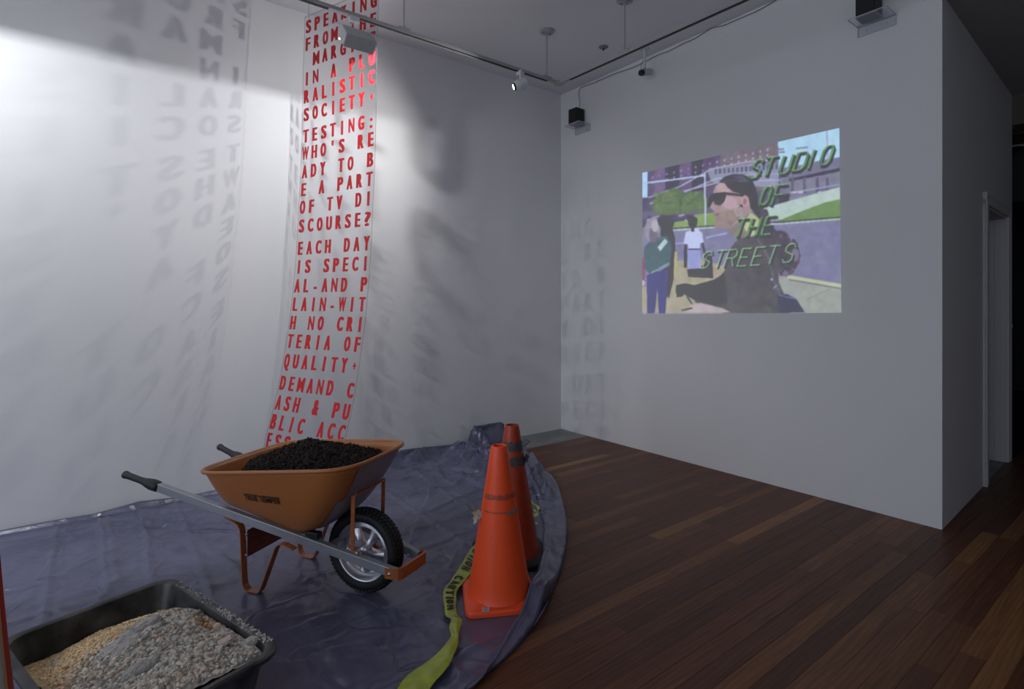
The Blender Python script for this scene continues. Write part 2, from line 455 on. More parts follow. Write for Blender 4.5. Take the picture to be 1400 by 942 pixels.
GL = {}
def glyph(ch):
    """2D glyph outline as (verts, faces, width, height) from the built-in font"""
    if ch in GL: return GL[ch]
    c = bpy.data.curves.new('g', 'FONT'); c.body = ch; c.size = 1.0; c.resolution_u = 3; c.offset = 0.012
    o = bpy.data.objects.new('g', c); COL.objects.link(o)
    dg = bpy.context.evaluated_depsgraph_get(); dg.update()
    me = bpy.data.meshes.new_from_object(o.evaluated_get(dg))
    vs = np.array([v.co[:2] for v in me.vertices]) if len(me.vertices) else np.zeros((0, 2))
    fs = [tuple(p.vertices) for p in me.polygons]
    bpy.data.objects.remove(o); bpy.data.curves.remove(c); bpy.data.meshes.remove(me)
    GL[ch] = (vs, fs); return GL[ch]
CAPH = None
def glyph_fit(ch, W, H, bold):
    """glyph scaled into W x H, left/bottom at 0; narrow ones keep natural share; returns list of (verts,faces)"""
    global CAPH
    if CAPH is None:
        CAPH = glyph('H')[0][:, 1].max(); 
    vs, fs = glyph(ch)
    if ch in 'MWN': bold = bold * 0.55
    wH = np.ptp(glyph('H')[0][:, 0])
    w0 = np.ptp(vs[:, 0]); h0 = np.ptp(vs[:, 1])
    x = (vs[:, 0] - vs[:, 0].min()); y = vs[:, 1].copy()
    full = ch in 'ABCDEFGHJKLNOPQRSTUVXYZM&?W0123456789'
    if full:
        tw = W * (1.18 if ch in 'MW' else (0.88 if ch in 'EFLJ' else 1.0)) - bold
        x = x / w0 * tw
        y = (y - y.min()) / h0 * H if ch not in 'Q' else (y / CAPH * H)
    else:
        s = (W - bold) / wH
        x = x * s; y = y / CAPH * H
    out = []
    n = 7
    for k in range(n):
        xs = x + bold * k / (n - 1)
        out.append((np.stack([xs, y], 1), fs, k))
    return out, x.max() + bold

# ------------------------------------------------------------------ setting
def slab(name, pts, z0, z1, m, thick_dir=None, thick=0.0):
    pass
def wall_slab(name, p0, p1, z0, z1, out, th, m, label=None):
    p0, p1, out = Vector(p0), Vector(p1), Vector(out).normalized() * th
    mb = MB()
    q = [p0, p1, p1 + out, p0 + out]
    vs = [(a.x, a.y, z0) for a in q] + [(a.x, a.y, z1) for a in q]
    mb.add(vs, [(3, 2, 1, 0), (4, 5, 6, 7), (0, 1, 5, 4), (1, 2, 6, 5), (2, 3, 7, 6), (3, 0, 4, 7)])
    o = mb.build(name, m); tag(o, label, kind='structure'); return o

HX = Vector((0.763, 0.647, 0)).normalized()     # hall wall direction
HN = Vector((0.647, -0.763, 0)).normalized()    # hall wall normal, into the hall
H0 = PQ(0, 3.40)
HCEIL = 3.27
wall_slab('wall_left', PQ(-0.12, 0), PQ(9.2, 0), -0.03, CEIL, -BX, 0.12, 'wall')
_e = H0 + HX * 0.1205
_q = [PQ(0, 0), H0, _e, PQ(-0.12, 0)]
_mb = MB().add([(a.x, a.y, -0.03) for a in _q] + [(a.x, a.y, CEIL) for a in _q], [(3, 2, 1, 0), (4, 5, 6, 7), (0, 1, 5, 4), (1, 2, 6, 5), (2, 3, 7, 6), (3, 0, 4, 7)])
tag(_mb.build('wall_right', 'wall'), kind='structure')
wall_slab('wall_rear', PQ(9.2, 8.2), PQ(0, 8.2), -0.03, CEIL, BX, 0.12, 'wall')
# shop-front wall behind the viewer, with the window opening left free
for nm, a, b, z0, z1 in (('wall_front', 0.0, 0.8, 0, CEIL), ('wall_front', 6.0, 8.2, 0, CEIL), ('wall_front', 0.8, 6.0, 0, 0.55), ('wall_front', 0.8, 6.0, 3.25, CEIL)):
    wall_slab(nm, PQ(9.2, a), PQ(9.2, b), z0, z1, AX, 0.12, 'wall')
# hall side
TH = 0.16
def hall(t, s=0.0, z=0.0): return H0 + HX * t + HN * s + Vector((0, 0, z))
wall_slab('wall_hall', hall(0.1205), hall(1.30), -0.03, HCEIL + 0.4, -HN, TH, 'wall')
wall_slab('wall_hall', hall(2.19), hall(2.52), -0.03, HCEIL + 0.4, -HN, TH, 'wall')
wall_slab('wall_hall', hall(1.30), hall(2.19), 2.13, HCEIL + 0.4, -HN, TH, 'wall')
# casing of the doorway
d1 = empty('door_1', hall(1.75), 0, None, None); tag(d1, kind='structure')
d1.rotation_euler = (0, 0, math.atan2(HX.y, HX.x))
for t0 in (1.255, 2.235):
    mb = MB(); mb.box((t0 - 1.75, -0.012, 1.085), (0.09, 0.024, 2.17)); mb.box((t0 - 1.75 + (0.03 if t0 > 2 else -0.03), -0.020, 1.085), (0.03, 0.016, 2.17))
    mb.build('casing', 'wall_hall', d1, bevel=0.003)
mb = MB(); mb.box((-0.005, -0.012, 2.175), (1.07, 0.024, 0.09)); mb.box((-0.005, -0.02, 2.205), (1.07, 0.016, 0.03)); mb.build('casing', 'wall_hall', d1, bevel=0.003)
for t0 in (1.308, 2.182):
    mb = MB(); mb.box((t0 - 1.75, TH / 2, 1.06), (0.016, TH + 0.01, 2.12)); mb.build('jamb', 'wall_hall', d1)
mb = MB(); mb.box((-0.005, TH / 2, 2.122), (0.87, TH + 0.01, 0.016)); mb.build('jamb', 'wall_hall', d1)
mb = MB(); mb.box((2.166 - 1.75, 0.09, 1.06), (0.014, 0.035, 2.1)); mb.build('door_stop', 'wall_hall', d1)
mb = MB(); mb.box((1.318 - 1.75, 0.10, 1.85), (0.006, 0.05, 0.09)); mb.build('hinge', 'black', d1)
# small room seen behind the doorway (dark)
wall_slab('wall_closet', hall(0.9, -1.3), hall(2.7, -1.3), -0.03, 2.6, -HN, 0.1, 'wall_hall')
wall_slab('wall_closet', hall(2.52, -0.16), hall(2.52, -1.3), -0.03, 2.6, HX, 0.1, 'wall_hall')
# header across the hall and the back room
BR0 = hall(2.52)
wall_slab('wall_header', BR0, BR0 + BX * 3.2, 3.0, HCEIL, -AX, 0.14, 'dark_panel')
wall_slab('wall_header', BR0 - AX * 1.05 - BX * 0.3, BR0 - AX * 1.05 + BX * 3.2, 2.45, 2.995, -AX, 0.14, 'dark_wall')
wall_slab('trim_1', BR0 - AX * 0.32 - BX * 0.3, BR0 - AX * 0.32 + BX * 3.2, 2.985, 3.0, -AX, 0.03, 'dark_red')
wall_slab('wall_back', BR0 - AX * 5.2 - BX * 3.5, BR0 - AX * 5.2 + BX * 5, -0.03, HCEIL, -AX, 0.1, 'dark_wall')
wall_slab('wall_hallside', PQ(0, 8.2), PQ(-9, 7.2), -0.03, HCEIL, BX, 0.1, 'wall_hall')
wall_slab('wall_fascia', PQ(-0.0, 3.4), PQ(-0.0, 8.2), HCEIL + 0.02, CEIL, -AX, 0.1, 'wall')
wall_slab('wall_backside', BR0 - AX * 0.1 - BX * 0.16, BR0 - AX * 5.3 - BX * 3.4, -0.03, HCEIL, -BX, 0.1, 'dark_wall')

def flat(name, pts, z, th, m, up=True):
    mb = MB()
    n = len(pts)
    zz = (z, z + th) if up else (z - th, z)
    vs = [(p.x, p.y, zz[0]) for p in pts] + [(p.x, p.y, zz[1]) for p in pts]
    fs = [tuple(range(n))[::-1], tuple(range(n, 2 * n))] + [(k, (k + 1) % n, n + (k + 1) % n, n + k) for k in range(n)]
    mb.add(vs, fs); o = mb.build(name, m); tag(o, kind='structure'); return o
flat('ceiling', [PQ(-0.12, -0.12), PQ(9.3, -0.12), PQ(9.3, 8.3), PQ(-0.12, 8.3)], CEIL, 0.1, 'ceiling')
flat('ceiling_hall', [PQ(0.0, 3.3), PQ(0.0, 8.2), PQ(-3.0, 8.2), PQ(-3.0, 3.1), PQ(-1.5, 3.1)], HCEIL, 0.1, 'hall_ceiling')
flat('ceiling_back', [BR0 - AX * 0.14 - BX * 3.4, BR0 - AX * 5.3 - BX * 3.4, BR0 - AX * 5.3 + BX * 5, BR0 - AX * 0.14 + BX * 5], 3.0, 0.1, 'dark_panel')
dome = empty('ceiling_dome', at(1389, 199, 5.62) * 1.0, 0, 'small round smoked dome on the low ceiling beyond the hall', 'ceiling dome')
dome.location.z = 3.0
MB().lathe([(0.001, -0.05), (0.03, -0.045), (0.05, -0.03), (0.06, -0.012)], 20).build('dome', 'black', dome, smooth=True)
MB().lathe([(0.058, -0.014), (0.085, -0.012), (0.09, 0.0)], 20).build('ring', 'fixture', dome, smooth=True)
ls = empty('light_switch', hall(2.42, 0.002, 1.18), math.atan2(HX.y, HX.x), 'small wall switch on the narrow wall beyond the doorway', 'switch')
MB().box((0, -0.003, 0), (0.075, 0.006, 0.118)).build('plate', 'fixture', ls, bevel=0.002)
MB().box((0, -0.009, 0), (0.02, 0.010, 0.035)).build('rocker', 'fixture', ls)

# floor: subfloor, concrete strip along the left wall, floorboards as parts
fl = empty('floor', (0, 0, 0)); tag(fl, kind='structure')
def flat_part(name, pts, z0, z1, m, parent):
    mb = MB(); n = len(pts)
    vs = [(p.x, p.y, z0) for p in pts] + [(p.x, p.y, z1) for p in pts]
    mb.add(vs, [tuple(range(n))[::-1], tuple(range(n, 2 * n))] + [(k, (k + 1) % n, n + (k + 1) % n, n + k) for k in range(n)])
    return mb.build(name, m, parent)
flat_part('subfloor', [PQ(9.3, -0.1), PQ(9.3, 8.3), PQ(-9, 8.3), PQ(-9, -4)], -0.10, -0.02, 'subfloor', fl)
QS = 0.415
flat_part('concrete_strip', [PQ(0, 0), PQ(9.2, 0), PQ(9.2, QS - 0.002), PQ(0, QS - 0.002)], -0.02, -0.001, 'concrete', fl)
flat_part('doorway_floor', [hall(1.30, 0.0), hall(2.19, 0.0), hall(2.19, -1.3), hall(1.30, -1.3)], -0.02, 0.0015, 'concrete', fl)
BW = 0.0805
boards = []
k = 0
q = QS
while q < 6.2:
    p = -0.002 if q < 3.26 else -6.4
    p += 0 if q < 3.26 else -random.random()
    if q < 3.26: p = 0.0015
    pend = 6.0
    first = True
    while p < pend:
        ln = random.choice((0.55, 0.8, 1.1, 1.5, 2.0, 2.6)) * random.uniform(0.85, 1.15)
        if first: ln *= random.uniform(0.3, 1); first = False
        boards.append((q, p, min(p + ln, pend)))
        p += ln
    q += BW
def pix(P):
    return (700 + F * P.x / P.y, HY + F * (CAM_H - P.z) / P.y) if P.y > 0.35 else None
def seen_area(b):
    q, p0, p1 = b
    n = max(2, int((p1 - p0) / 0.15)); tot = 0.0
    for i in range(n):
        a = p0 + (p1 - p0) * i / n; c = p0 + (p1 - p0) * (i + 1) / n
        m = PQ((a + c) / 2, q + BW / 2)
        s = pix(m)
        if s is None or not (0 <= s[0] <= 1400 and 0 <= s[1] <= 942): continue
        # under the tarpaulin?
        if s[0] < 775 - max(0, (s[1] - 770)) * 0.9 and s[1] > 600 + max(0, 0): 
            if s[0] < 700 or s[1] > 640: continue
        tot += ((c - a) * BW) * CAM_H * F * F / m.y ** 3
    return tot
areas = [(seen_area(b), i) for i, b in enumerate(boards)]
areas.sort(reverse=True)
top = set(i for a, i in areas[:300] if a > 10)
def board_geo(b):
    q, p0, p1 = b
    g = 0.0003; c = 0.0006; h = random.uniform(-0.0004, 0.0)
    a0, a1, b0, b1 = p0 + g, p1 - g, q + g, q + BW - g
    lo = [PQ(a0, b0, -0.018), PQ(a1, b0, -0.018), PQ(a1, b1, -0.018), PQ(a0, b1, -0.018)]
    mi = [PQ(a0, b0, h - c), PQ(a1, b0, h - c), PQ(a1, b1, h - c), PQ(a0, b1, h - c)]
    tp = [PQ(a0 + c, b0 + c, h), PQ(a1 - c, b0 + c, h), PQ(a1 - c, b1 - c, h), PQ(a0 + c, b1 - c, h)]
    fs = [(8, 9, 10, 11)]
    for k in range(4):
        j = (k + 1) % 4
        fs.append((k, j, 4 + j, 4 + k)); fs.append((4 + k, 4 + j, 8 + j, 8 + k))
    return lo + mi + tp, fs
rest = MB(); rest_t = []
for i, b in enumerate(boards):
    t = random.random() ** 1.3
    t = 0.2 + t * 0.55 if random.random() < 0.86 else 0.7 + 0.3 * random.random()
    vs, fs = board_geo(b)
    # faces wind downward in PQ space, recalc in build
    if i in top:
        o = MB().add(vs, fs).build('floorboard', 'wood', fl)
        color_attr(o.data, 'tone', np.full((12, 3), t))
    else:
        rest.add(vs, fs); rest_t += [t] * 12
o = rest.build('floorboards', 'wood', fl)
color_attr(o.data, 'tone', np.repeat(np.array(rest_t)[:, None], 3, 1)); o['kind'] = 'stuff'

# ------------------------------------------------------------------ tarpaulin
outer_px = [(741, 640), (757, 655), (768, 680), (775, 715), (775, 745), (769, 775), (760, 800), (744, 835), (720, 871), (686, 906), (640, 942)]
outer = [PQ(0.80, 0.02), PQ(0.62, 0.20), Vector((0.12, 5.20, 0))] + [pfloor(x, y) for x, y in outer_px]
outer += [Vector(v) for v in ((-0.40, 1.66, 0), (-0.72, 1.36, 0), (-1.10, 1.12, 0), (-1.6, 0.95, 0), (-2.3, 0.85, 0), (-3.2, 0.9, 0), (-4.0, 1.2, 0), (-4.45, 2.0, 0))]
def resample(P, n, sm=0):
    P = [Vector(p) for p in P]
    # catmull-rom densify
    D = []
    for i in range(len(P) - 1):
        p0, p1, p2, p3 = P[max(i - 1, 0)], P[i], P[i + 1], P[min(i + 2, len(P) - 1)]
        for j in range(16):
            t = j / 16
            D.append(0.5 * ((2 * p1) + (p2 - p0) * t + (2 * p0 - 5 * p1 + 4 * p2 - p3) * t * t + (3 * p1 - p0 - 3 * p2 + p3) * t ** 3))
    D.append(P[-1])
    L = [0.0]
    for i in range(1, len(D)): L.append(L[-1] + (D[i] - D[i - 1]).length)
    out = []; k = 0
    for i in range(n):
        s = L[-1] * i / (n - 1)
        while k < len(L) - 2 and L[k + 1] < s: k += 1
        t = (s - L[k]) / max(1e-9, L[k + 1] - L[k])
        out.append(D[k].lerp(D[k + 1], t))
    return out
NS, NU = 470, 220
oc = resample(outer, NS)
def ridge(x, y, cx, cy, dx, dy, length, width, amp):
    l = math.hypot(dx, dy); ux, uy = dx / l, dy / l
    a = (x - cx) * ux + (y - cy) * uy; b = -(x - cx) * uy + (y - cy) * ux
    if abs(a) > length: return 0.0
    b += 0.04 * sin(a * 7.0 + cx * 9)
    e = 1 - (a / length) ** 2
    return amp * e * math.exp(-(b / width) ** 2)
CREASE = []
for k in range(9):      # straight fold lines of the packed tarpaulin
    CREASE.append((0.55 + 0.62 * k, 'p'))
for k in range(6):
    CREASE.append((0.30 + 0.58 * k, 'q'))
RID = []
rr = random.Random(11)
for k in range(46):
    c = PQ(rr.uniform(0.6, 4.6), rr.uniform(0.2, 3.2)); a = rr.gauss(0.3, 0.7)
    RID.append((c.x, c.y, cos(a), sin(a), rr.uniform(0.2, 0.6), rr.uniform(0.014, 0.03), rr.uniform(0.008, 0.022)))
# the bunched folds by the corner, behind the cones
BUN = []
for (x0, y0, x1, y1, wd, am) in ((629, 600, 668, 625, 0.045, 0.15), (640, 618, 690, 660, 0.05, 0.10), (660, 598, 705, 612, 0.06, 0.07),
                                 (668, 630, 655, 650, 0.04, 0.07), (716, 640, 735, 668, 0.05, 0.09), (735, 638, 745, 690, 0.035, 0.08),
                                 (700, 650, 722, 690, 0.03, 0.05), (560, 634, 626, 606, 0.07, 0.11), (640, 655, 700, 690, 0.04, 0.03), (650, 612, 640, 640, 0.03, 0.08)):
    a = pfloor(x0, y0); b = pfloor(x1, y1); c = (a + b) / 2; d = b - a
    BUN.append((c.x, c.y, d.x, d.y, d.length * 0.62, wd, am))
STEP = []
for (x0, y0, x1, y1, am) in ((134, 712, 147, 812, 0.020), (147, 708, 158, 808, 0.012), (192, 700, 205, 800, 0.022), (0, 760, 235, 716, 0.010), (185, 722, 310, 722, 0.022), (0, 862, 130, 826, 0.010),
                             (400, 790, 620, 860, 0.012), (590, 700, 655, 672, 0.014), (470, 905, 600, 870, 0.012), (560, 640, 640, 700, 0.010), (420, 850, 480, 942, 0.014), (530, 830, 560, 900, 0.010),
                             (225, 705, 330, 790, 0.010), (600, 640, 560, 740, 0.012), (380, 830, 300, 760, 0.012), (520, 660, 600, 650, 0.012), (560, 760, 640, 730, 0.010)):
    a = pfloor(x0, y0); b = pfloor(x1, y1); STEP.append((a.x, a.y, (b - a).x / (b - a).length, (b - a).y / (b - a).length, (b - a).length, am))
CLEAR = [(-0.7, 2.61, 0.22), (-1.2, 2.6, 0.2), (-1.1, 2.98, 0.2), (-0.05, 2.56, 0.30), (0.0, 2.97, 0.27), (-1.29, 1.88, 0.55)]
def tarp_z(x, y):
    z = 0.004 + 0.0045 * (1 + noise.noise(Vector((x * 1.6, y * 1.6, 0)))) + 0.002 * noise.noise(Vector((x * 9, y * 7, 3)))
    n = noise.noise(Vector((x * 3.1 + 5, y * 4.2, 1.0)))
    z += 0.006 * max(0, 1 - abs(n) * 9)
    n = noise.noise(Vector((x * 7 + 5, y * 5 + 2, 7.0)))
    z += 0.0035 * max(0, 1 - abs(n) * 5)
    d = Vector((x - CX, y - CY, 0)); p = d.dot(AX); q = d.dot(BX)
    for c, w_ in CREASE:
        t = (p if w_ == 'p' else q) - c + 0.012 * noise.noise(Vector((q * 1.5 if w_ == 'p' else p * 1.5, c, 4)))
        z += 0.013 * max(0, 1 - abs(t) / 0.022)
    for r in RID: z += ridge(x, y, *r)
    for (x0, y0, ux, uy, ln, am) in STEP:
        a = (x - x0) * ux + (y - y0) * uy
        if a < -0.1 or a > ln + 0.1: continue
        t = -(x - x0) * uy + (y - y0) * ux + 0.018 * noise.noise(Vector((a * 3, x0 * 5, 0)))
        e = smooth01((a + 0.1) / 0.15) * smooth01((ln + 0.1 - a) / 0.15)
        if -0.010 < t < 0: z += am * e * (t + 0.010) / 0.010
        elif 0 <= t < 0.09: z += am * e * (1 - t / 0.09) ** 2
    for (cx, cy, rad) in CLEAR:
        dd = math.hypot(x - cx, y - cy)
        if dd < rad * 1.3:
            k_ = smooth01((dd - rad * 0.8) / (rad * 0.5)); z = 0.004 + (z - 0.004) * k_
    b = 0.0
    for r in BUN: b = max(b, ridge(x, y, *r))
    if b > 0.004:
        b += b * 0.55 * noise.noise(Vector((x * 13, y * 13, 0))) + b * 0.5 * noise.noise(Vector((x * 27, y * 27, 4)))
    return z + b
vs = []; fs = []
LIP = 5
PW0, PW1 = 0.80, 6.6
for i in range(NS):
    s = i / (NS - 1)
    pw = PW0 + (PW1 - PW0) * (s ** 0.9)
    wl = PQ(pw, 0.012 + 0.010 * (1 + sin(pw * 5)) * 0.5)
    xw = pix(wl + Vector((0, 0, 0.01)))
    lip = 0.030 + 0.035 * noise.noise(Vector((pw * 1.7, 0, 0)))
    lip = max(lip, 0.008)
    if pw < 1.12: lip = 0.115
    elif pw < 2.05: lip = 0.06 + 0.02 * sin(pw * 4)
    elif abs(pw - 3.85) < 0.25: lip += 0.03 * (1 - abs(pw - 3.85) / 0.25)
    for j in range(LIP):
        h = lip * (1 - j / LIP)
        k_ = (lip - h) * (1.1 if pw > 2.05 else 0.35)
        vs.append((wl.x + BX.x * k_, wl.y + BX.y * k_, h + 0.006))
    O = oc[i]
    for j in range(NU):
        u = j / (NU - 1)
        P = (wl + BX * (lip * (1.1 if pw > 2.05 else 0.35))).lerp(Vector((O.x, O.y, 0)), u ** 0.92)
        z = tarp_z(P.x, P.y)
        if u > 0.985: z = min(z, 0.004 + 0.3 * z)
        if u < 0.04: z = z * 0.6 + 0.01
        vs.append((P.x, P.y, z))
R_ = LIP + NU
for i in range(NS - 1):
    for j in range(R_ - 1):
        fs.append((i * R_ + j, i * R_ + j + 1, (i + 1) * R_ + j + 1, (i + 1) * R_ + j))
tarp = empty('tarpaulin', PQ(2.5, 1.5), 0, 'large wrinkled blue grey tarpaulin covering the floor along the left wall', 'tarpaulin')
def local_to(par, mb):
    l = par.location; mb.v = [(a - l.x, b - l.y, c - l.z) for a, b, c in mb.v]; return mb
mb = MB().add(vs, fs); local_to(tarp, mb)
sheet = mb.build('sheet', 'tarp', tarp, smooth=True)
sm = sheet.modifiers.new('solid', 'SOLIDIFY'); sm.thickness = 0.0012; sm.offset = 1
# folded-over border on the right
inner_px = [(716, 640), (722, 655), (733, 674), (741, 700), (742, 735), (739, 765), (732, 795), (722, 818), (709, 842), (692, 868), (668, 905), (632, 946)]
iw = [pfloor(x, y, 0.035) for x, y in inner_px]
ow = [Vector((0.20, 4.95, 0))] + [pfloor(x, y) for x, y in outer_px]
A_ = resample(iw, 150); B_ = resample(ow, 150)
vs = []; fs = []; NB = 22
for i in range(150):
    for j in range(NB):
        u = j / (NB - 1)
        P = A_[i].lerp(B_[i], u)
        s = i / 149
        z = 0.026 * (1 - smooth01((s - 0.75) / 0.25) * 0.5)
        z += 0.022 * math.exp(-((u - 0.12) / 0.10) ** 2) * (0.6 + 0.6 * noise.noise(Vector((i * 0.03, 0, 0)))) 
        if 0.42 < s < 0.78: z += 0.022 * (1 - u) * smooth01((s - 0.42) / 0.1) * smooth01((0.78 - s) / 0.1)
        z += 0.012 * noise.noise(Vector((P.x * 8, P.y * 5, 2))) + 0.006 * noise.noise(Vector((P.x * 22, P.y * 18, 2)))
        z += 0.008 * max(0, 1 - abs(noise.noise(Vector((P.x * 5, P.y * 2.5, 9)))) * 6)
        z += 0.060 * math.exp(-(((P.x - 0.15) / 0.10) ** 2 + ((P.y - 2.50) / 0.13) ** 2))
        z = max(z, 0.014)
        if u > 0.86: z *= math.sqrt(max(0, 1 - ((u - 0.86) / 0.14) ** 2)); z = max(z, 0.002)
        z = max(z, 0.040 * math.exp(-(((P.x - 0.125) / 0.075) ** 2 + ((P.y - 2.42) / 0.09) ** 2)))
        if s < 0.12: z += 0.05 * (1 - s / 0.12) * sin(pi * u)
        vs.append((P.x + 0.015 * noise.noise(Vector((P.x * 4, P.y * 4, 0))) * (1 - u), P.y, z))
for i in range(149):
    for j in range(NB - 1):
        fs.append((i * NB + j, i * NB + j + 1, (i + 1) * NB + j + 1, (i + 1) * NB + j))
mb = MB().add(vs, fs); local_to(tarp, mb)
fb = mb.build('folded_border', 'tarp', tarp, smooth=True)
sm = fb.modifiers.new('solid', 'SOLIDIFY'); sm.thickness = 0.0012; sm.offset = 1
# standing flap against the wall
fa = pleft(650, 612, 0.05); 
vs = []; fs = []
a0 = pleft(651, 600, 0.06); 
pa = (Vector((a0.x, a0.y, 0)) - Vector((CX, CY, 0))).dot(AX)
b0 = pleft(692, 596, 0.06); pb = (Vector((b0.x, b0.y, 0)) - Vector((CX, CY, 0))).dot(AX)
for i in range(24):
    t = i / 23; p_ = pa + (pb - pa) * t
    for j in range(12):
        h = 0.01 + 0.185 * j / 11
        if i > 20: h *= 1 - (i - 20) * 0.06
        off = 0.03 + 0.10 * (1 - j / 11) ** 2 + 0.02 * noise.noise(Vector((t * 5, h * 12, 0)))
        P = PQ(p_, max(0.02, off)); vs.append((P.x, P.y, h))
for i in range(23):
    for j in range(11): fs.append((i * 12 + j, i * 12 + j + 1, (i + 1) * 12 + j + 1, (i + 1) * 12 + j))
mb = MB().add(vs, fs); local_to(tarp, mb)
o = mb.build('flap', 'tarp', tarp, smooth=True)
sm = o.modifiers.new('solid', 'SOLIDIFY'); sm.thickness = 0.0015
def crumple(c, R1, H, nf, seed, nm='bunched_fold'):
    vs = []; fs = []; nr, na = 34, 120
    for i in range(nr + 1):
        r = i / nr
        for k in range(na):
            th = 2 * pi * k / na
            ph_ = th * nf + 2.2 * noise.noise(Vector((cos(th) * 1.5 + seed, sin(th) * 1.5, r * 2.2)))
            rid = abs(sin(ph_ * 0.5)) ** 0.7
            Rr = R1 * (1 + 0.25 * noise.noise(Vector((cos(th) * 1.3, sin(th) * 1.3, seed))))
            x = c.x + Rr * r * cos(th); y = c.y + Rr * 0.8 * r * sin(th)
            env = (1 - r) ** 0.85
            z = H * env * (0.55 + 0.55 * (1 - rid) * (0.3 + r)) + 0.25 * H * env * r * noise.noise(Vector((x * 14, y * 14, seed))) * 2
            z += 0.02 * (1 - r) * noise.noise(Vector((x * 40, y * 40, seed)))
            vs.append((x, y, max(z, 0.0) + (0.016 if r < 0.97 else 0.004)))
    for i in range(nr):
        for k in range(na): fs.append((i * na + k, i * na + (k + 1) % na, (i + 1) * na + (k + 1) % na, (i + 1) * na + k))
    local_to(tarp, MB().add(vs, fs)).build(nm, 'tarp', tarp, smooth=True)
cc0 = pfloor(655, 632); crumple(cc0, 0.42, 0.15, 7, 3.1)
cc0 = pfloor(632, 622); crumple(cc0, 0.20, 0.155, 5, 9.3)
cc0 = pfloor(725, 662); crumple(cc0, 0.17, 0.085, 5, 5.7)
def grommet(P, nrm):
    R = Vector((0, 0, 1)).rotation_difference(Vector(nrm)).to_matrix()
    pr = [(0.007 + 0.004 * cos(a), 0.003 * sin(a)) for a in [k * pi / 4 for k in range(8)]]
    mb = MB().lathe(pr, 16, P, R, closed=True); local_to(tarp, mb)
    mb.build('grommet', 'steel', tarp, smooth=True)
    mb = MB().lathe([(0.0005, 0.0), (0.0075, 0.0)], 12, P, R); local_to(tarp, mb)
for (x, y) in ((736, 677),):
    P = pfloor(x, y, 0.052); grommet(P, (0.1, -0.5, 1))
P = PQ(pa - 0.035, 0.075); grommet((P.x, P.y, 0.165), BX)
P = pleft(136, 708, 0.05); grommet((P.x, P.y, max(P.z, 0.03)), (0.3, -0.6, 0.7))
P = pfloor(148, 787, 0.014); grommet(P, (0, 0, 1))

# ------------------------------------------------------------------ hanging banner
BD = Vector((0.861, -0.509, 0)).normalized()      # across the banner
BN = Vector((-0.509, -0.861, 0)).normalized()     # towards the viewer side
BL = Vector((-1.552, 4.100, 0))
BWID = 0.735
lp = [(419, 22.5), (419, 38), (418, 61), (416.5, 109), (416, 157), (415.5, 187), (414, 236), (411.2, 284), (408.6, 340), (404.5, 391), (399, 441), (390.5, 493), (385, 523), (379, 550), (372, 576), (365.5, 600)]
prof = []
for x, y in lp:
    r = (x - 1.0 - 700) / F
    s = (BL.x - r * BL.y) / (0.509 - 0.861 * r)
    Y = BL.y - 0.861 * s
    prof.append((CAM_H - (y - HY) / F * Y, s))
zs = np.array([p[0] for p in prof] + [0.28, 0.16, 0.045])
ss = np.array([p[1] for p in prof] + [0.352, 0.36, 0.345])
o_ = np.argsort(zs); zs = zs[o_]; ss = ss[o_]
zz = np.linspace(zs.min(), zs.max(), 240); sv = np.interp(zz, zs, ss)
for _ in range(6): sv[1:-1] = (sv[:-2] + 2 * sv[1:-1] + sv[2:]) / 4
def film_pt(u, z, off=0.0):
    s = float(np.interp(z, zz, sv)); ds = float(np.interp(z + 0.01, zz, sv) - np.interp(z - 0.01, zz, sv)) / 0.02
    nrm = (BN + Vector((0, 0, -ds * 1.0))).normalized()
    s += 0.006 * sin(u * 6 + z * 1.3) * 0.6
    return BL + BD * u + BN * s + Vector((0, 0, z)) + nrm * off
ban = empty('hanging_banner', film_pt(BWID / 2, 3.54), 0, 'clear hanging film banner lettered in tall red capitals behind the wheelbarrow', 'banner')
def loc_ban(mb): return local_to(ban, mb)
ban.location = Vector((film_pt(BWID / 2, 1.8).x, film_pt(BWID / 2, 1.8).y, 0.045))
vs = []; fs = []; nz, nu = 130, 10
U0, U1 = -0.014, BWID + 0.012
for i in range(nz):
    z = zz[0] + (3.54 - zz[0]) * i / (nz - 1)
    for j in range(nu): vs.append(film_pt(U0 + (U1 - U0) * j / (nu - 1), z))
for i in range(nz - 1):
    for j in range(nu - 1): fs.append((i * nu + j, i * nu + j + 1, (i + 1) * nu + j + 1, (i + 1) * nu + j))
loc_ban(MB().add(vs, fs)).build('film', 'film', ban, smooth=True)
for u in (U0, U1):
    mb = MB().tube([film_pt(u, zz[0] + (3.54 - zz[0]) * i / 60) for i in range(61)], 0.0011, 5)
    loc_ban(mb).build('film_edge', 'edge', ban)
mb = MB().tube([film_pt(U0 + (U1 - U0) * i / 8, 3.54) for i in range(9)], 0.0014, 5); loc_ban(mb).build('film_edge', 'edge', ban)
for u in (0.03, BWID - 0.05):
    a = film_pt(u, 3.50); mb = MB().tube([a, Vector((a.x, a.y, CEIL))], 0.0012, 5); loc_ban(mb).build('thread', 'thread', ban)
rows = [('SPEAKING', 37.6), ('FROM THE', 61.5), (' MARGINS', 84.5), ('IN A PLU', 109), ('RALISTIC', 133), ('SOCIETY+', 157.6),
        ('TESTING:', 187), ("WHO'S RE", 210.5), ('ADY TO B', 235.7), ('E A PART', 260), ('OF TV DI', 284), ('SCOURSE?', 309.5),
        ('EACH DAY', 340), ('IS SPECI', 365), ('AL-AND P', 391), ('LAIN-WIT', 416), ('H NO CRI', 441), ('TERIA OF', 466), ('QUALITY+', 493),
        ('DEMAND C', 523), ('ASH & PU', 549.6), ('BLIC ACC', 575.7), ('ESS CHAN', 601)]
LH = 0.098; LW = 0.0620; BOLD = 0.0145
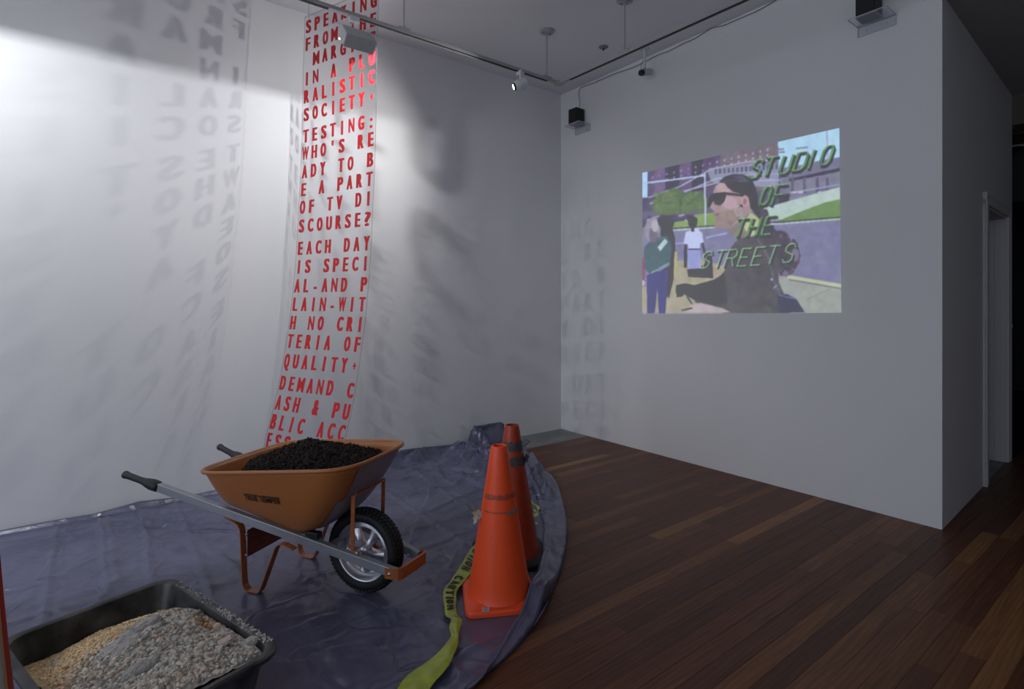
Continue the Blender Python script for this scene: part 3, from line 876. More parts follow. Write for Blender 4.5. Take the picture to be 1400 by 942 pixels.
pitch = (BWID - LW) / 7.0
for txt, y in rows:
    s = float(np.interp(y, [p[1] for p in lp], [p[1] for p in prof])); Y = BL.y - 0.861 * s
    zc = CAM_H - (y - HY) / F * Y
    if txt == 'ESS CHAN': txt = 'ESS'
    for k, ch in enumerate(txt):
        if ch == ' ': continue
        mb = MB()
        parts, wch = glyph_fit(ch, LW, LH, BOLD)
        cx = k * pitch + LW / 2
        for v2, f2, layer in parts:
            vv = []
            for (gx, gy) in v2:
                if ch == '+': gx = (gx - wch / 2) * 0.62 + wch / 2; gy = (gy - LH * 0.4) * 0.62 + LH * 0.45
                vv.append(film_pt(cx - wch / 2 + gx, zc - LH / 2 + gy, 0.0016 + 0.00006 * layer))
            mb.add(vv, f2)
        loc_ban(mb).build('letter', 'letters', ban, fix=False)

# ------------------------------------------------------------------ projected picture on the right wall
def build_picture():
    S = 0.5
    W_, H_ = 1043, 942
    w_, h_ = int(W_ * S), int(H_ * S)
    img = np.zeros((h_, w_, 3)); img[:] = (128, 128, 152)
    def poly(pts, c, a=1.0):
        P = np.array(pts, float) * S
        x0, x1 = int(max(0, P[:, 0].min())), int(min(w_ - 1, P[:, 0].max() + 1))
        y0, y1 = int(max(0, P[:, 1].min())), int(min(h_ - 1, P[:, 1].max() + 1))
        if x1 <= x0 or y1 <= y0: return
        X, Y = np.meshgrid(np.arange(x0, x1 + 1) + .5, np.arange(y0, y1 + 1) + .5)
        ins = np.zeros(X.shape, bool)
        n = len(P)
        for i in range(n):
            xa, ya = P[i]; xb, yb = P[(i + 1) % n]
            if ya == yb: continue
            c_ = ((ya > Y) != (yb > Y)) & (X < (xb - xa) * (Y - ya) / (yb - ya) + xa)
            ins ^= c_
        sub = img[y0:y1 + 1, x0:x1 + 1]
        sub[ins] = sub[ins] * (1 - a) + np.array(c) * a
    def ell(cx, cy, rx, ry, c, a=1.0, n=24, jit=0.0):
        poly([(cx + rx * cos(2 * pi * k / n) * (1 + jit * random.uniform(-1, 1)), cy + ry * sin(2 * pi * k / n) * (1 + jit * random.uniform(-1, 1))) for k in range(n)], c, a)
    def line(pts, c, wd, a=1.0):
        for (xa, ya), (xb, yb) in zip(pts[:-1], pts[1:]):
            l = math.hypot(xb - xa, yb - ya) or 1; nx, ny = -(yb - ya) / l * wd / 2, (xb - xa) / l * wd / 2
            ex, ey = (xb - xa) / l * wd * .3, (yb - ya) / l * wd * .3
            poly([(xa + nx - ex, ya + ny - ey), (xb + nx + ex, yb + ny + ey), (xb - nx + ex, yb - ny + ey), (xa - nx - ex, ya - ny - ey)], c, a)
    # sky, towers
    poly([(50, 240), (95, 240), (90, 400), (50, 380)], (170, 203, 238))
    poly([(86, 250), (700, 95), (695, 420), (86, 470)], (98, 90, 122))
    for x0, x1, c in ((118, 168, (112, 98, 135)), (168, 232, (72, 68, 92)), (232, 290, (108, 96, 130)), (290, 345, (76, 70, 92)), (345, 420, (100, 88, 120)), (420, 690, (118, 110, 122))):
        poly([(x0, 230 - (x0 - 100) * .25), (x1, 228 - (x1 - 100) * .25), (x1, 330), (x0, 360)], c)
    for i in range(17):
        for j in range(5):
            x = 105 + i * 33; y = 262 - (x - 100) * 0.24 + j * 24 + 14
            if y > 300 - (x - 100) * .12: continue
            poly([(x, y), (x + 9, y - 2), (x + 9, y + 9), (x, y + 11)], (158, 158, 186) if x > 380 else (140, 128, 165))
    poly([(360, 245), (560, 215), (690, 215), (690, 330), (380, 300)], (142, 146, 172))
    for i in range(15):
        x = 395 + i * 20
        poly([(x, 240 - i * 1.6), (x + 11, 239 - i * 1.6), (x + 11, 262 - i * 1.6), (x, 264 - i * 1.6)], (96, 96, 125))
    for ln in ([(90, 372), (240, 318), (380, 240), (560, 205), (690, 195)], [(90, 402), (260, 345), (400, 285), (560, 268), (700, 262)], [(240, 345), (420, 300), (700, 290)]):
        line(ln, (162, 168, 200), 6)
    poly([(60, 372), (90, 372), (110, 470), (60, 470)], (88, 84, 112))
    poly([(686, 100), (980, 40), (980, 200), (760, 225), (690, 240)], (168, 206, 232))
    line([(690, 150), (712, 148)], (110, 120, 140), 8); line([(690, 163), (716, 162)], (110, 120, 140), 7); line([(770, 146), (822, 140)], (110, 120, 140), 6)
    line([(912, 55), (918, 390)], (150, 160, 195), 8)
    # low building on the right
    poly([(720, 250), (860, 205), (972, 185), (972, 330), (690, 380)], (118, 118, 145))
    poly([(740, 285), (972, 235), (972, 250), (740, 300)], (72, 72, 92))
    poly([(730, 300), (972, 252), (972, 315), (730, 350)], (128, 128, 150))
    for x in (745, 800, 860, 905): poly([(x, 280), (x + 14, 277), (x + 16, 350), (x + 2, 352)], (100, 98, 122))
    line([(735, 352), (970, 312)], (150, 158, 185), 7)
    for x in (760, 790, 880): ell(x, 347, 14, 5, (180, 185, 205))
    poly([(690, 365), (740, 350), (740, 400), (690, 400)], (74, 74, 90))
    # trees, lawn
    poly([(60, 440), (420, 380), (420, 470), (60, 480)], (104, 100, 128))
    for cx, cy, rx, ry in ((175, 395, 68, 48), (210, 370, 50, 42), (165, 425, 60, 30), (305, 385, 55, 40), (330, 400, 45, 35), (240, 420, 70, 26)):
        ell(cx, cy, rx, ry, (98, 118, 92), 1, 26, .14)
    for _ in range(160):
        x = random.uniform(115, 350); y = random.uniform(345, 440)
        ell(x, y, 7, 6, random.choice(((112, 136, 96), (84, 102, 88), (104, 124, 90))), .6, 8)
    line([(236, 380), (236, 510)], (80, 92, 84), 5)
    poly([(190, 480), (300, 450), (480, 430), (480, 500), (190, 520)], (130, 156, 104))
    poly([(60, 470), (180, 455), (300, 448), (300, 470), (60, 510)], (90, 86, 112))
    for _ in range(26):
        x = random.uniform(80, 330); ell(x, random.uniform(450, 478), 9, 4, random.choice(((168, 172, 200), (76, 70, 96))), .9, 8)
    # road and pavements
    poly([(620, 420), (972, 322), (972, 390), (720, 470), (620, 480)], (176, 196, 192))
    poly([(690, 478), (780, 440), (900, 395), (974, 378), (974, 478), (690, 490)], (112, 142, 98))
    poly([(60, 560), (200, 520), (460, 500), (974, 482), (978, 770), (760, 740), (60, 740)], (124, 124, 158))
    line([(200, 522), (480, 503), (700, 492), (974, 470)], (176, 184, 205), 7)
    line([(200, 514), (480, 495), (700, 484), (974, 462)], (70, 72, 84), 5)
    line([(355, 556), (450, 535)], (170, 178, 215), 5); line([(205, 585), (270, 578)], (165, 172, 210), 4)
    poly([(690, 735), (760, 735), (978, 772), (978, 905), (690, 905)], (152, 158, 156))
    line([(735, 736), (976, 777)], (178, 186, 160), 16); line([(740, 750), (976, 790)], (96, 98, 105), 4)
    line([(820, 840), (930, 790)], (134, 140, 126), 5)
    poly([(160, 670), (330, 650), (470, 700), (470, 905), (60, 905), (60, 760)], (160, 156, 140))
    # pole
    line([(62, 306), (200, 290), (345, 270)], (176, 192, 222), 8)
    line([(350, 262), (352, 495)], (178, 186, 214), 8)
    # people on the left
    poly([(145, 470), (190, 470), (212, 560), (218, 700), (195, 790), (185, 835), (155, 800), (150, 640)], (58, 58, 76))
    ell(155, 480, 24, 26, (56, 54, 68)); ell(190, 490, 18, 24, (66, 60, 74))
    poly([(210, 620), (222, 620), (218, 745), (205, 740)], (172, 166, 120))
    poly([(72, 600), (110, 560), (175, 545), (200, 590), (188, 685), (100, 728), (66, 690)], (76, 102, 112))
    poly([(132, 600), (165, 560), (180, 575), (145, 618)], (176, 196, 205))
    line([(104, 718), (186, 672)], (170, 176, 205), 4); line([(106, 726), (186, 681)], (170, 176, 205), 3)
    poly([(82, 728), (182, 695), (176, 800), (168, 905), (138, 905), (132, 790), (118, 905), (84, 905)], (72, 74, 128))
    ell(106, 520, 32, 56, (146, 142, 160)); ell(112, 545, 20, 38, (112, 108, 128)); ell(120, 500, 16, 30, (168, 165, 176))
    poly([(60, 640), (74, 660), (78, 780), (60, 780)], (130, 84, 120)); ell(66, 765, 10, 14, (170, 176, 200))
    # boy in white shirt
    line([(262, 590), (262, 690)], (66, 60, 76), 14); line([(338, 575), (352, 640)], (70, 62, 78), 10)
    poly([(252, 585), (262, 530), (285, 520), (318, 518), (338, 535), (344, 578), (328, 582), (328, 608), (274, 608), (272, 586)], (186, 196, 232))
    poly([(268, 612), (330, 608), (334, 702), (272, 702)], (146, 152, 204))
    line([(276, 610), (328, 608)], (70, 70, 100), 6)
    ell(294, 488, 20, 24, (62, 56, 66)); ell(294, 474, 22, 14, (46, 44, 56)); line([(292, 505), (294, 524)], (70, 62, 72), 14)
    line([(285, 700), (280, 770)], (150, 150, 130), 10); line([(320, 700), (318, 760)], (150, 150, 130), 10)
    # woman: hair down her back, body, neck, face
    for cx, cy, rx, ry in ((640, 560, 50, 60), (690, 580, 55, 60), (700, 640, 60, 70), (740, 640, 50, 55), (725, 690, 45, 40), (620, 480, 30, 60), (600, 440, 22, 50)):
        ell(cx, cy, rx, ry, (84, 80, 94), 1, 22, .12)
    for _ in range(60):
        a = random.uniform(0, 2 * pi); ell(715 + 62 * cos(a), 635 + 88 * sin(a), 10, 9, random.choice(((78, 74, 86), (104, 98, 116))), .8, 9)
    ell(765, 635, 18, 30, (122, 116, 140)); ell(722, 722, 12, 16, (118, 116, 140))
    poly([(470, 600), (510, 555), (560, 545), (630, 560), (680, 640), (690, 760), (712, 810), (740, 905), (445, 905), (360, 880), (300, 850), (380, 780), (440, 710)], (88, 88, 96))
    line([(590, 560), (640, 640), (668, 760), (700, 830)], (104, 104, 126), 7)
    ell(657, 748, 6, 6, (160, 170, 205)); line([(665, 790), (680, 775)], (140, 150, 185), 5)
    poly([(440, 500), (590, 440), (600, 500), (560, 552), (510, 560), (480, 548)], (128, 122, 118))
    poly([(520, 500), (560, 440), (600, 470), (600, 530), (560, 552)], (172, 182, 140))
    poly([(398, 318), (430, 290), (560, 300), (585, 370), (575, 430), (520, 470), (470, 512), (425, 514), (392, 510), (391, 484), (401, 470), (390, 452), (397, 440), (386, 428), (374, 418), (374, 404), (386, 380), (388, 345)], (160, 140, 146))
    poly([(405, 318), (430, 292), (500, 296), (520, 330), (450, 348), (400, 350)], (176, 156, 160))
    poly([(400, 440), (470, 430), (520, 450), (470, 510), (425, 514), (393, 510), (392, 486), (402, 470)], (146, 130, 130))
    ell(465, 395, 34, 30, (186, 158, 172), .8)
    line([(393, 452), (415, 448)], (112, 84, 90), 5)
    poly([(412, 302), (440, 276), (480, 264), (525, 264), (565, 285), (585, 330), (595, 400), (612, 470), (585, 450), (560, 420), (552, 372), (530, 358), (480, 345), (455, 325), (440, 304)], (66, 64, 76))
    poly([(470, 270), (520, 268), (560, 300), (520, 300)], (92, 92, 112))
    line([(430, 300), (470, 290), (520, 300)], (104, 104, 124), 4)
    ell(534, 386, 17, 27, (176, 146, 156)); ell(534, 390, 9, 15, (140, 110, 118))
    line([(440, 352), (525, 362)], (44, 44, 54), 9)
    poly([(362, 392), (372, 366), (392, 352), (446, 346), (446, 366), (438, 392), (420, 406), (398, 404), (388, 384), (374, 412), (362, 420)], (46, 46, 56))
    ell(515, 412, 8, 8, (40, 42, 50)); ell(515, 418, 4, 3, (200, 205, 215))
    for k in range(14):
        a = 2 * pi * k / 14; ell(505 + 16 * cos(a), 432 + 22 * sin(a), 3, 3, (170, 176, 188))
    # camcorder, hand, bag
    poly([(268, 702), (340, 697), (362, 640), (382, 640), (388, 742), (275, 736)], (56, 54, 66))
    poly([(218, 775), (260, 766), (300, 775), (390, 750), (440, 720), (450, 860), (380, 860), (300, 842), (255, 815), (220, 832)], (60, 58, 68))
    ell(236, 800, 20, 28, (50, 48, 60))
    poly([(285, 868), (330, 856), (370, 866), (430, 880), (470, 900), (280, 900), (262, 890)], (176, 166, 172))
    line([(268, 826), (290, 860)], (60, 56, 64), 6); line([(245, 890), (290, 880)], (84, 74, 78), 8)
    poly([(684, 818), (730, 816), (770, 838), (810, 900), (690, 900)], (68, 70, 100)); line([(690, 820), (760, 836)], (120, 126, 160), 5)
    # the words
    GS = {'S': [[(1, .82), (.8, 1), (.25, 1), (0, .82), (.05, .62), (.95, .38), (1, .18), (.75, 0), (.2, 0), (0, .18)]],
          'T': [[(0, 1), (1, 1)], [(.5, 1), (.5, 0)]], 'U': [[(0, 1), (0, .18), (.25, 0), (.75, 0), (1, .18), (1, 1)]],
          'D': [[(0, 0), (0, 1), (.65, 1), (1, .8), (1, .2), (.65, 0), (0, 0)]], 'I': [[(.5, 0), (.5, 1)]],
          'O': [[(.25, 0), (0, .2), (0, .8), (.25, 1), (.75, 1), (1, .8), (1, .2), (.75, 0), (.25, 0)]],
          'F': [[(0, 0), (0, 1), (1, 1)], [(0, .5), (.8, .5)]], 'H': [[(0, 0), (0, 1)], [(1, 0), (1, 1)], [(0, .5), (1, .5)]],
          'E': [[(1, 0), (0, 0), (0, 1), (1, 1)], [(0, .5), (.85, .5)]], 'R': [[(0, 0), (0, 1), (.75, 1), (1, .85), (1, .65), (.75, .5), (0, .5)], [(.55, .5), (1, 0)]]}
    words = []
    for ch, x, y, wd, h in (('S', 552, 286, 40, 82), ('T', 608, 276, 48, 84), ('U', 686, 268, 42, 86), ('D', 752, 252, 48, 84), ('I', 800, 244, 48, 86), ('O', 874, 226, 42, 88),
                            ('O', 596, 408, 36, 82), ('F', 652, 408, 44, 90), ('T', 476, 556, 44, 82), ('H', 542, 552, 40, 82), ('E', 606, 546, 42, 84)):
        words.append((ch, x, y, wd, h, -0.17 if y < 300 else -0.10, 1))
    for ch, x, y, wd, h in (('S', 324, 696, 38, 74), ('T', 382, 694, 46, 78), ('R', 436, 690, 42, 78), ('E', 498, 687, 40, 80), ('E', 560, 683, 40, 82), ('T', 622, 678, 48, 84), ('S', 702, 670, 42, 84)):
        words.append((ch, x, y, wd, h, -0.06, 0))
    for layer in (0, 1, 2):
        for ch, x, y, wd, h, sl, big in words:
            for st in GS[ch]:
                pts = [(x + a * wd + b * h * .34, y + a * wd * sl - b * h) for a, b in st]
                if layer == 0: line([(a + 6, b + 5) for a, b in pts], (52, 58, 60), 15 if big else 9)
                if layer == 1 and big:
                    line([(a - 4, b) for a, b in pts], (136, 196, 146), 4); 
                if layer == 2:
                    line(pts, (60, 72, 62) if big else (158, 214, 160), 7 if big else 4.2)
                    if big: line([(a + 3, b - 4) for a, b in pts], (150, 212, 150), 3.5)
    for _ in range(2):
        im = img.copy()
        im[1:-1] = (img[:-2] + 2 * img[1:-1] + img[2:]) / 4
        im2 = im.copy(); im2[:, 1:-1] = (im[:, :-2] + 2 * im[:, 1:-1] + im[:, 2:]) / 4
        img = im2
    sm_ = rng.normal(0, 1, (h_ // 9 + 2, w_ // 9 + 2, 3)); sm_[..., 1:] = sm_[..., :1] * 0.8 + sm_[..., 1:] * 0.5
    yy_, xx_ = np.mgrid[0:h_, 0:w_] / 9.0; y0_ = yy_.astype(int); x0_ = xx_.astype(int); fy_ = (yy_ - y0_)[..., None]; fx_ = (xx_ - x0_)[..., None]
    mot = (sm_[y0_, x0_] * (1 - fx_) + sm_[y0_, x0_ + 1] * fx_) * (1 - fy_) + (sm_[y0_ + 1, x0_] * (1 - fx_) + sm_[y0_ + 1, x0_ + 1] * fx_) * fy_
    img = img + mot * 5.0
    img += rng.normal(0, 2.5, img.shape)
    return img, S, w_, h_
img, S_, w_, h_ = build_picture()
AMB = np.array([0.070, 0.074, 0.090])    # light the greyed base gives back, taken off the painted glow
def lin(a):
    a = np.clip(a, 0, 255) / 255
    return np.where(a <= 0.04045, a / 12.92, ((a + 0.055) / 1.055) ** 2.4)
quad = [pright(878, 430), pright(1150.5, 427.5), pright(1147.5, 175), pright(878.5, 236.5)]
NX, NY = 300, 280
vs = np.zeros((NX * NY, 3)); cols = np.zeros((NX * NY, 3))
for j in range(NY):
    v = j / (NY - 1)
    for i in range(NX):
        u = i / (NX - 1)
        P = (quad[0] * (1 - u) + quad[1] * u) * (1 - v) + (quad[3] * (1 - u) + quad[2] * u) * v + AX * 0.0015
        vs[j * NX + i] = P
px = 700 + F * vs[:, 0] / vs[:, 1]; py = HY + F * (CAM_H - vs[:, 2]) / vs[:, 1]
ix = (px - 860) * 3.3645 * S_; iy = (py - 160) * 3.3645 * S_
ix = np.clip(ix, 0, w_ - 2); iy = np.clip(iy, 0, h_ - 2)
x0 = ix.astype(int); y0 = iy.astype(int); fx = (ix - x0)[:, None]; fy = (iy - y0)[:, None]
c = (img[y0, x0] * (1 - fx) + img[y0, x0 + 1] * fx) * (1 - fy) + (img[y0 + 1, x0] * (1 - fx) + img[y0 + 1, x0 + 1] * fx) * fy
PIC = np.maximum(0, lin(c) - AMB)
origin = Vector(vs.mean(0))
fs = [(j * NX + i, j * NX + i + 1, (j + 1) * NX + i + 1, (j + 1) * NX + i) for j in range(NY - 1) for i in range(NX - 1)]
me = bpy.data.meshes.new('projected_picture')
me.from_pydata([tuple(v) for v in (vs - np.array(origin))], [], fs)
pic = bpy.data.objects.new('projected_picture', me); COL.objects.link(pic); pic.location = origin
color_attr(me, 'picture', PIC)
pm = bpy.data.materials.new('projection_glow'); pm.use_nodes = True
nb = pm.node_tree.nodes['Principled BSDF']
nb.inputs['Base Color'].default_value = (0.36, 0.36, 0.37, 1); nb.inputs['Roughness'].default_value = 0.75; nb.inputs['Specular IOR Level'].default_value = 0.25  # base greyer than the wall so the picture's darks sink below it
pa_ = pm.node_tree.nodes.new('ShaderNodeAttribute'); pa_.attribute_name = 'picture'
pm.node_tree.links.new(pa_.outputs['Color'], nb.inputs['Emission Color']); nb.inputs['Emission Strength'].default_value = 1.0  # the surface itself glows in place of a projector's light
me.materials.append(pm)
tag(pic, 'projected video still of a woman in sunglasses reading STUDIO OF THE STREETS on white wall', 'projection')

# ------------------------------------------------------------------ lighting tracks
TZ = 3.27
def tp(x, y, z=TZ):
    r = ray(x, y); k = (z - CAM_H) / r.z; return Vector((r.x * k, k, z))
J = tp(764, 114)
T1 = (tp(422, 0) - J).normalized(); T2 = (tp(1015, 0) - J).normalized()
def track(name_label, a, b, rods, ang):
    t = empty('lighting_track', a, 0, name_label, 'lighting track')
    def L(mb): return local_to(t, mb)
    d = (b - a).normalized(); sd = Vector((0, 0, 1)).cross(d)
    mb = MB().bar(a + Vector((0, 0, 0.0)), b, 0.036, 0.020); L(mb).build('rail', 'track', t, bevel=0.002)
    for s in (1, -1):
        mb = MB().bar(a + d * 0.1 + sd * s * 0.0165 - Vector((0, 0, 0.0105)), b + sd * s * 0.0165 - Vector((0, 0, 0.0105)), 0.004, 0.006)
        L(mb).build('rail_lip', 'track', t)
    mb = MB().bar(a + d * 0.1 - Vector((0, 0, 0.0102)), b - Vector((0, 0, 0.0102)), 0.026, 0.003); L(mb).build('slot', 'slot', t)
    for P in rods:
        P = Vector((P.x, P.y, 0))
        mb = MB().tube([(P.x, P.y, TZ + 0.02), (P.x, P.y, CEIL - 0.01)], 0.0065, 10); L(mb).build('rod', 'track', t, smooth='auto')
        mb = MB().lathe([(0.001, -0.022), (0.045, -0.022), (0.062, -0.012), (0.063, 0.0)], 28, (P.x, P.y, CEIL)); L(mb).build('canopy', 'track', t, smooth='auto')
        for s in (-1, 1):
            mb = MB().lathe([(0.0005, -0.026), (0.006, -0.025), (0.007, -0.021)], 8, (P.x + d.x * 0.035 * s, P.y + d.y * 0.035 * s, CEIL)); L(mb).build('screw', 'slot', t)
        mb = MB().bar(Vector((P.x, P.y, TZ + 0.016)) - d * 0.045, Vector((P.x, P.y, TZ + 0.016)) + d * 0.045, 0.040, 0.014); L(mb).build('clamp', 'track', t, bevel=0.002)
    return t
def on1(x): 
    s = min(range(0, 4000), key=lambda k: abs(pix(J + T1 * (k * 0.001))[0] - x)); return J + T1 * (s * 0.001)
def on2(x):
    s = min(range(0, 3000), key=lambda k: abs(pix(J + T2 * (k * 0.001))[0] - x)); return J + T2 * (s * 0.001)
track('long grey track rail parallel to the left wall, above the banner', J + T1 * 0.03, J + T1 * 6.0, [on1(747.5), on1(552.5)], 0)
tr2 = track('grey track rail running above the video wall', J + T2 * 0.03, J + T2 * 3.4, [on2(854)], 0)
mb = MB().box(J, (0.07, 0.07, 0.022), Matrix.Rotation(math.atan2(T1.y, T1.x), 3, 'Z')); local_to(tr2, mb).build('corner_joint', 'track', tr2, bevel=0.004)
mb = MB().box(on1(463) - Vector((0, 0, 0.012)), (0.13, 0.034, 0.006), Matrix.Rotation(math.atan2(T1.y, T1.x), 3, 'Z'))
tr_feed = mb.build('feed_cover', 'fixture', None); 
t1 = [o for o in COL.objects if o.name == 'lighting_track'][0]; tr_feed.parent = t1; tr_feed.location = -t1.location

# flood lamps: open boxes facing the wall
def flood(base, label, energy):
    fdir = flood_dir; fx = -T1; fup = fx.cross(fdir).normalized()
    RF = Matrix((fx, fdir, fup)).transposed()
    FC = Vector((base.x, base.y, 3.083)) + BX * 0.065
    o = empty('flood_lamp', Vector((base.x, base.y, TZ - 0.012)), 0, label, 'track lamp')
    def FL(mb): return local_to(o, mb)
    W2, D2, H2, th = 0.200, 0.085, 0.115, 0.005
    def lb(x, y, z): return FC + fx * x + fdir * y + fup * z
    mb = MB()
    mb.box(lb(0, -D2 / 2, 0), (W2, th, H2), RF)
    mb.box(lb(0, 0.006, H2 / 2), (W2, D2 + 0.012, th), RF)
    mb.box(lb(0, 0, -H2 / 2), (W2, D2, th), RF)
    mb.box(lb(W2 / 2, -0.0275, 0), (th, 0.030, H2), RF); mb.box(lb(-W2 / 2, -0.003, 0), (th, 0.079, H2), RF)
    FL(mb).build('housing', 'fixture_grey', o, bevel=0.0015)
    mb = MB().tube([lb(0, -0.01, H2 / 2), Vector((base.x, base.y, TZ - 0.03))], 0.008, 10); FL(mb).build('stem', 'fixture', o)
    mb = MB().box(Vector((base.x, base.y, TZ - 0.028)), (0.065, 0.034, 0.035), Matrix.Rotation(math.atan2(T1.y, T1.x), 3, 'Z')); FL(mb).build('adapter', 'fixture', o, bevel=0.003)
    mb = MB().box(lb(0, -0.024, 0.004), (0.05, 0.012, 0.018), RF); FL(mb).build('lamp_tube', 'fixture', o)
    l = area_light('flood_light', (0, 0, 0), (0, 0, -1), 0.026, 0.010, energy, (0.96, 0.975, 1.0))
    l.rotation_euler = Matrix((fx, fup, -fdir)).transposed().to_euler()
    l.parent = o; l.location = lb(0, -0.010, 0.0085) - o.location
flood(on1(484), 'grey rectangular flood lamp hanging from the track in front of the banner', FLOOD_ENERGY)
flood(J + T1 * 3.9, 'grey rectangular flood lamp on the left track between the banner and the tub', FLOOD_ENERGY * 1.7)
flood(J + T1 * 5.4, 'added unseen flood lamp at the left end of the track, lightening the lower wall', FLOOD_ENERGY * 2.0)  # out of view, added to brighten the lower left wall and tarp

def spot_head(pos, aim, tpos, label, en, angle, color):
    pos, aim, tpos = Vector(pos), Vector(aim), Vector(tpos)
    d = (aim - pos).normalized()
    o = empty('spot_lamp', Vector((tpos.x, tpos.y, TZ - 0.012)), 0, label, 'track lamp')
    def L(mb): return local_to(o, mb)
    R = Vector((0, 0, 1)).rotation_difference(d).to_matrix()
    mb = MB().lathe([(0.001, -0.125), (0.030, -0.122), (0.043, -0.11), (0.045, -0.06), (0.045, -0.045), (0.032, -0.018), (0.030, -0.02)], 28, pos, R); L(mb).build('housing', 'fixture', o, smooth='auto')
    mb = MB().lathe([(0.028, -0.03), (0.028, -0.006), (0.023, -0.004), (0.023, -0.012)], 24, pos, R); L(mb).build('collar', 'black', o, smooth='auto')
    mb = MB().lathe([(0.0005, -0.0065), (0.012, -0.007), (0.0225, -0.010)], 24, pos, R); L(mb).build('lens', 'glow', o, smooth=True)
    back = pos - d * 0.075
    mb = MB().box((back + Vector((tpos.x, tpos.y, TZ - 0.03))) / 2 + Vector((0, 0, 0.02)), (0.016, 0.016, max(0.03, (TZ - 0.03 - back.z) - 0.03)), Matrix.Rotation(math.atan2(T1.y, T1.x), 3, 'Z'))
    L(mb).build('stem', 'fixture', o)
    mb = MB().box(Vector((tpos.x, tpos.y, TZ - 0.027)), (0.055, 0.036, 0.032), Matrix.Rotation(math.atan2(T1.y, T1.x), 3, 'Z')); L(mb).build('adapter', 'fixture', o, bevel=0.003)
    l = spot_light('lamp_light', pos + d * 0.012, aim, en, angle, color, 0.014)
    l.parent = o; l.location = pos + d * 0.012 - o.location
    return o
aim1 = pleft(150, 300)
b1 = on1(711.5)
spot_head(SPOT_P, aim1, b1, 'white spot lamp with glowing lens near the corner end of the track', SPOT_ENERGY, 125, (1.0, 0.97, 0.93))
b2 = J + T1 * ((SPOT2_P - J).dot(T1))
spot_head(SPOT2_P, (0.2, 4.9, 0.6), (b2.x, b2.y, 0), 'white spot lamp on the left track, above the black tub', SPOT2_ENERGY, 60, (1.0, 0.97, 0.93))

# ------------------------------------------------------------------ ceiling and wall fittings
P = at(825, 64, 2.3 * F / (HY - 64)); sp = empty('sprinkler', (P.x, P.y, CEIL), 0, 'small dark recessed sprinkler in the ceiling between the rods', 'sprinkler')
MB().lathe([(0.001, -0.012), (0.03, -0.012), (0.042, -0.004), (0.043, 0.0)], 24).build('flange', 'grey_base', sp, smooth='auto')
MB().tube([(0, 0, -0.01), (0, 0, -0.035)], 0.006, 8).build('nozzle', 'black', sp)
def speaker(tq, label, lab2, group):
    q_ = tq; W_, H__, D_ = 0.115, 0.165, 0.115
    o = empty('speaker', PQ(0.022 + D_ / 2, q_, 3.247), math.atan2(BX.y, BX.x), label, 'speaker')
    MB().box((0, 0, 0.008), (W_, D_, 0.016)).build('base', 'grey_base', o, bevel=0.002)
    MB().box((0, 0, 0.016 + (H__ - 0.016) / 2), (W_, D_, H__ - 0.016)).build('cabinet', 'speaker', o, bevel=0.003)
    # local +x = BX, local +y = rot90(BX); the front faces +AX
    fy = 1 if Vector((-BX.y, BX.x, 0)).dot(AX) > 0 else -1
    MB().box((0, fy * (D_ / 2 + 0.001), 0.09), (W_ - 0.012, 0.004, H__ - 0.03)).build('grille', 'black', o, bevel=0.001)
    s = empty('wall_shelf', PQ(0, q_ + 0.02, 3.24), math.atan2(BX.y, BX.x), lab2, 'shelf')
    MB().box((0, fy * 0.085, 0.003), (0.22, 0.17, 0.005)).build('shelf_plate', 'acrylic', s)
    MB().box((0, fy * 0.003, -0.03), (0.22, 0.005, 0.065)).build('back_plate', 'acrylic', s)
    e = MB()
    for a, b in (((-.11, .17, .003), (.11, .17, .003)), ((-.11, .0, .003), (-.11, .17, .003)), ((.11, .0, .003), (.11, .17, .003)), ((-.11, .004, -.062), (.11, .004, -.062)), ((-.11, .004, -.062), (-.11, .004, 0)), ((.11, .004, -.062), (.11, .004, 0))):
        e.bar((a[0], fy * a[1], a[2]), (b[0], fy * b[1], b[2]), 0.0035, 0.0045, up=(0.01, 0.02, 1) if a[2] == b[2] else (1, 0, 0))
    e.build('edge', 'acrylic_edge', s)
    for sx in (-0.06, 0.06): MB().lathe([(0.0005, 0.004), (0.005, 0.003), (0.006, 0)], 8, (sx, fy * 0.006, -0.035), Matrix.Rotation(-fy * pi / 2, 3, 'X')).build('screw', 'steel', s)
    return o
def q_at(x):
    return (pright(x, 400) - Vector((CX, CY, 0))).dot(BX)
q1 = q_at(797) - 0.02; q2 = q_at(1207) - 0.055
speaker(q1, 'small black speaker high on the wall by the corner', 'clear acrylic shelf under the speaker near the corner', None)
speaker(q2, 'small black speaker high on the wall above right of the video', 'clear acrylic shelf under the speaker above right of the video', None)
cb = [PQ(0.06, q1 + 0.02, 3.40), pright(793, 140, 0.04), pright(791, 128, 0.02)] + [pright(x, y, 0.008) for x, y in ((794, 120), (812, 113), (840, 101), (868, 91), (900, 75), (914, 70), (933, 60), (951, 52), (972, 39), (990, 34.5), (1007, 27), (1035, 15), (1058, 2), (1080, -10))] + [PQ(0.008, q2, 3.66), PQ(0.03, q2, 3.5), PQ(0.06, q2, 3.40)]
mb = MB().tube(resample(cb, 120), 0.0028, 6); cable = mb.build('speaker_cable', 'cable', None, smooth=True)
tag(cable, 'thin grey cable sagging along the ceiling edge between the two speakers', 'cable')
P = at(881, 67, 2.3 * F / (HY - 67)); R0 = empty('surveillance_camera', (P.x, P.y, CEIL), 0, 'small bullet camera on a white ceiling stem by the video wall', 'camera')
MB().lathe([(0.001, -0.01), (0.04, -0.008), (0.045, 0)], 20).build('mount', 'fixture', R0, smooth='auto')
MB().tube([(0, 0, -0.005), (0, 0, -0.175)], 0.011, 12).build('stem', 'fixture', R0, smooth='auto')
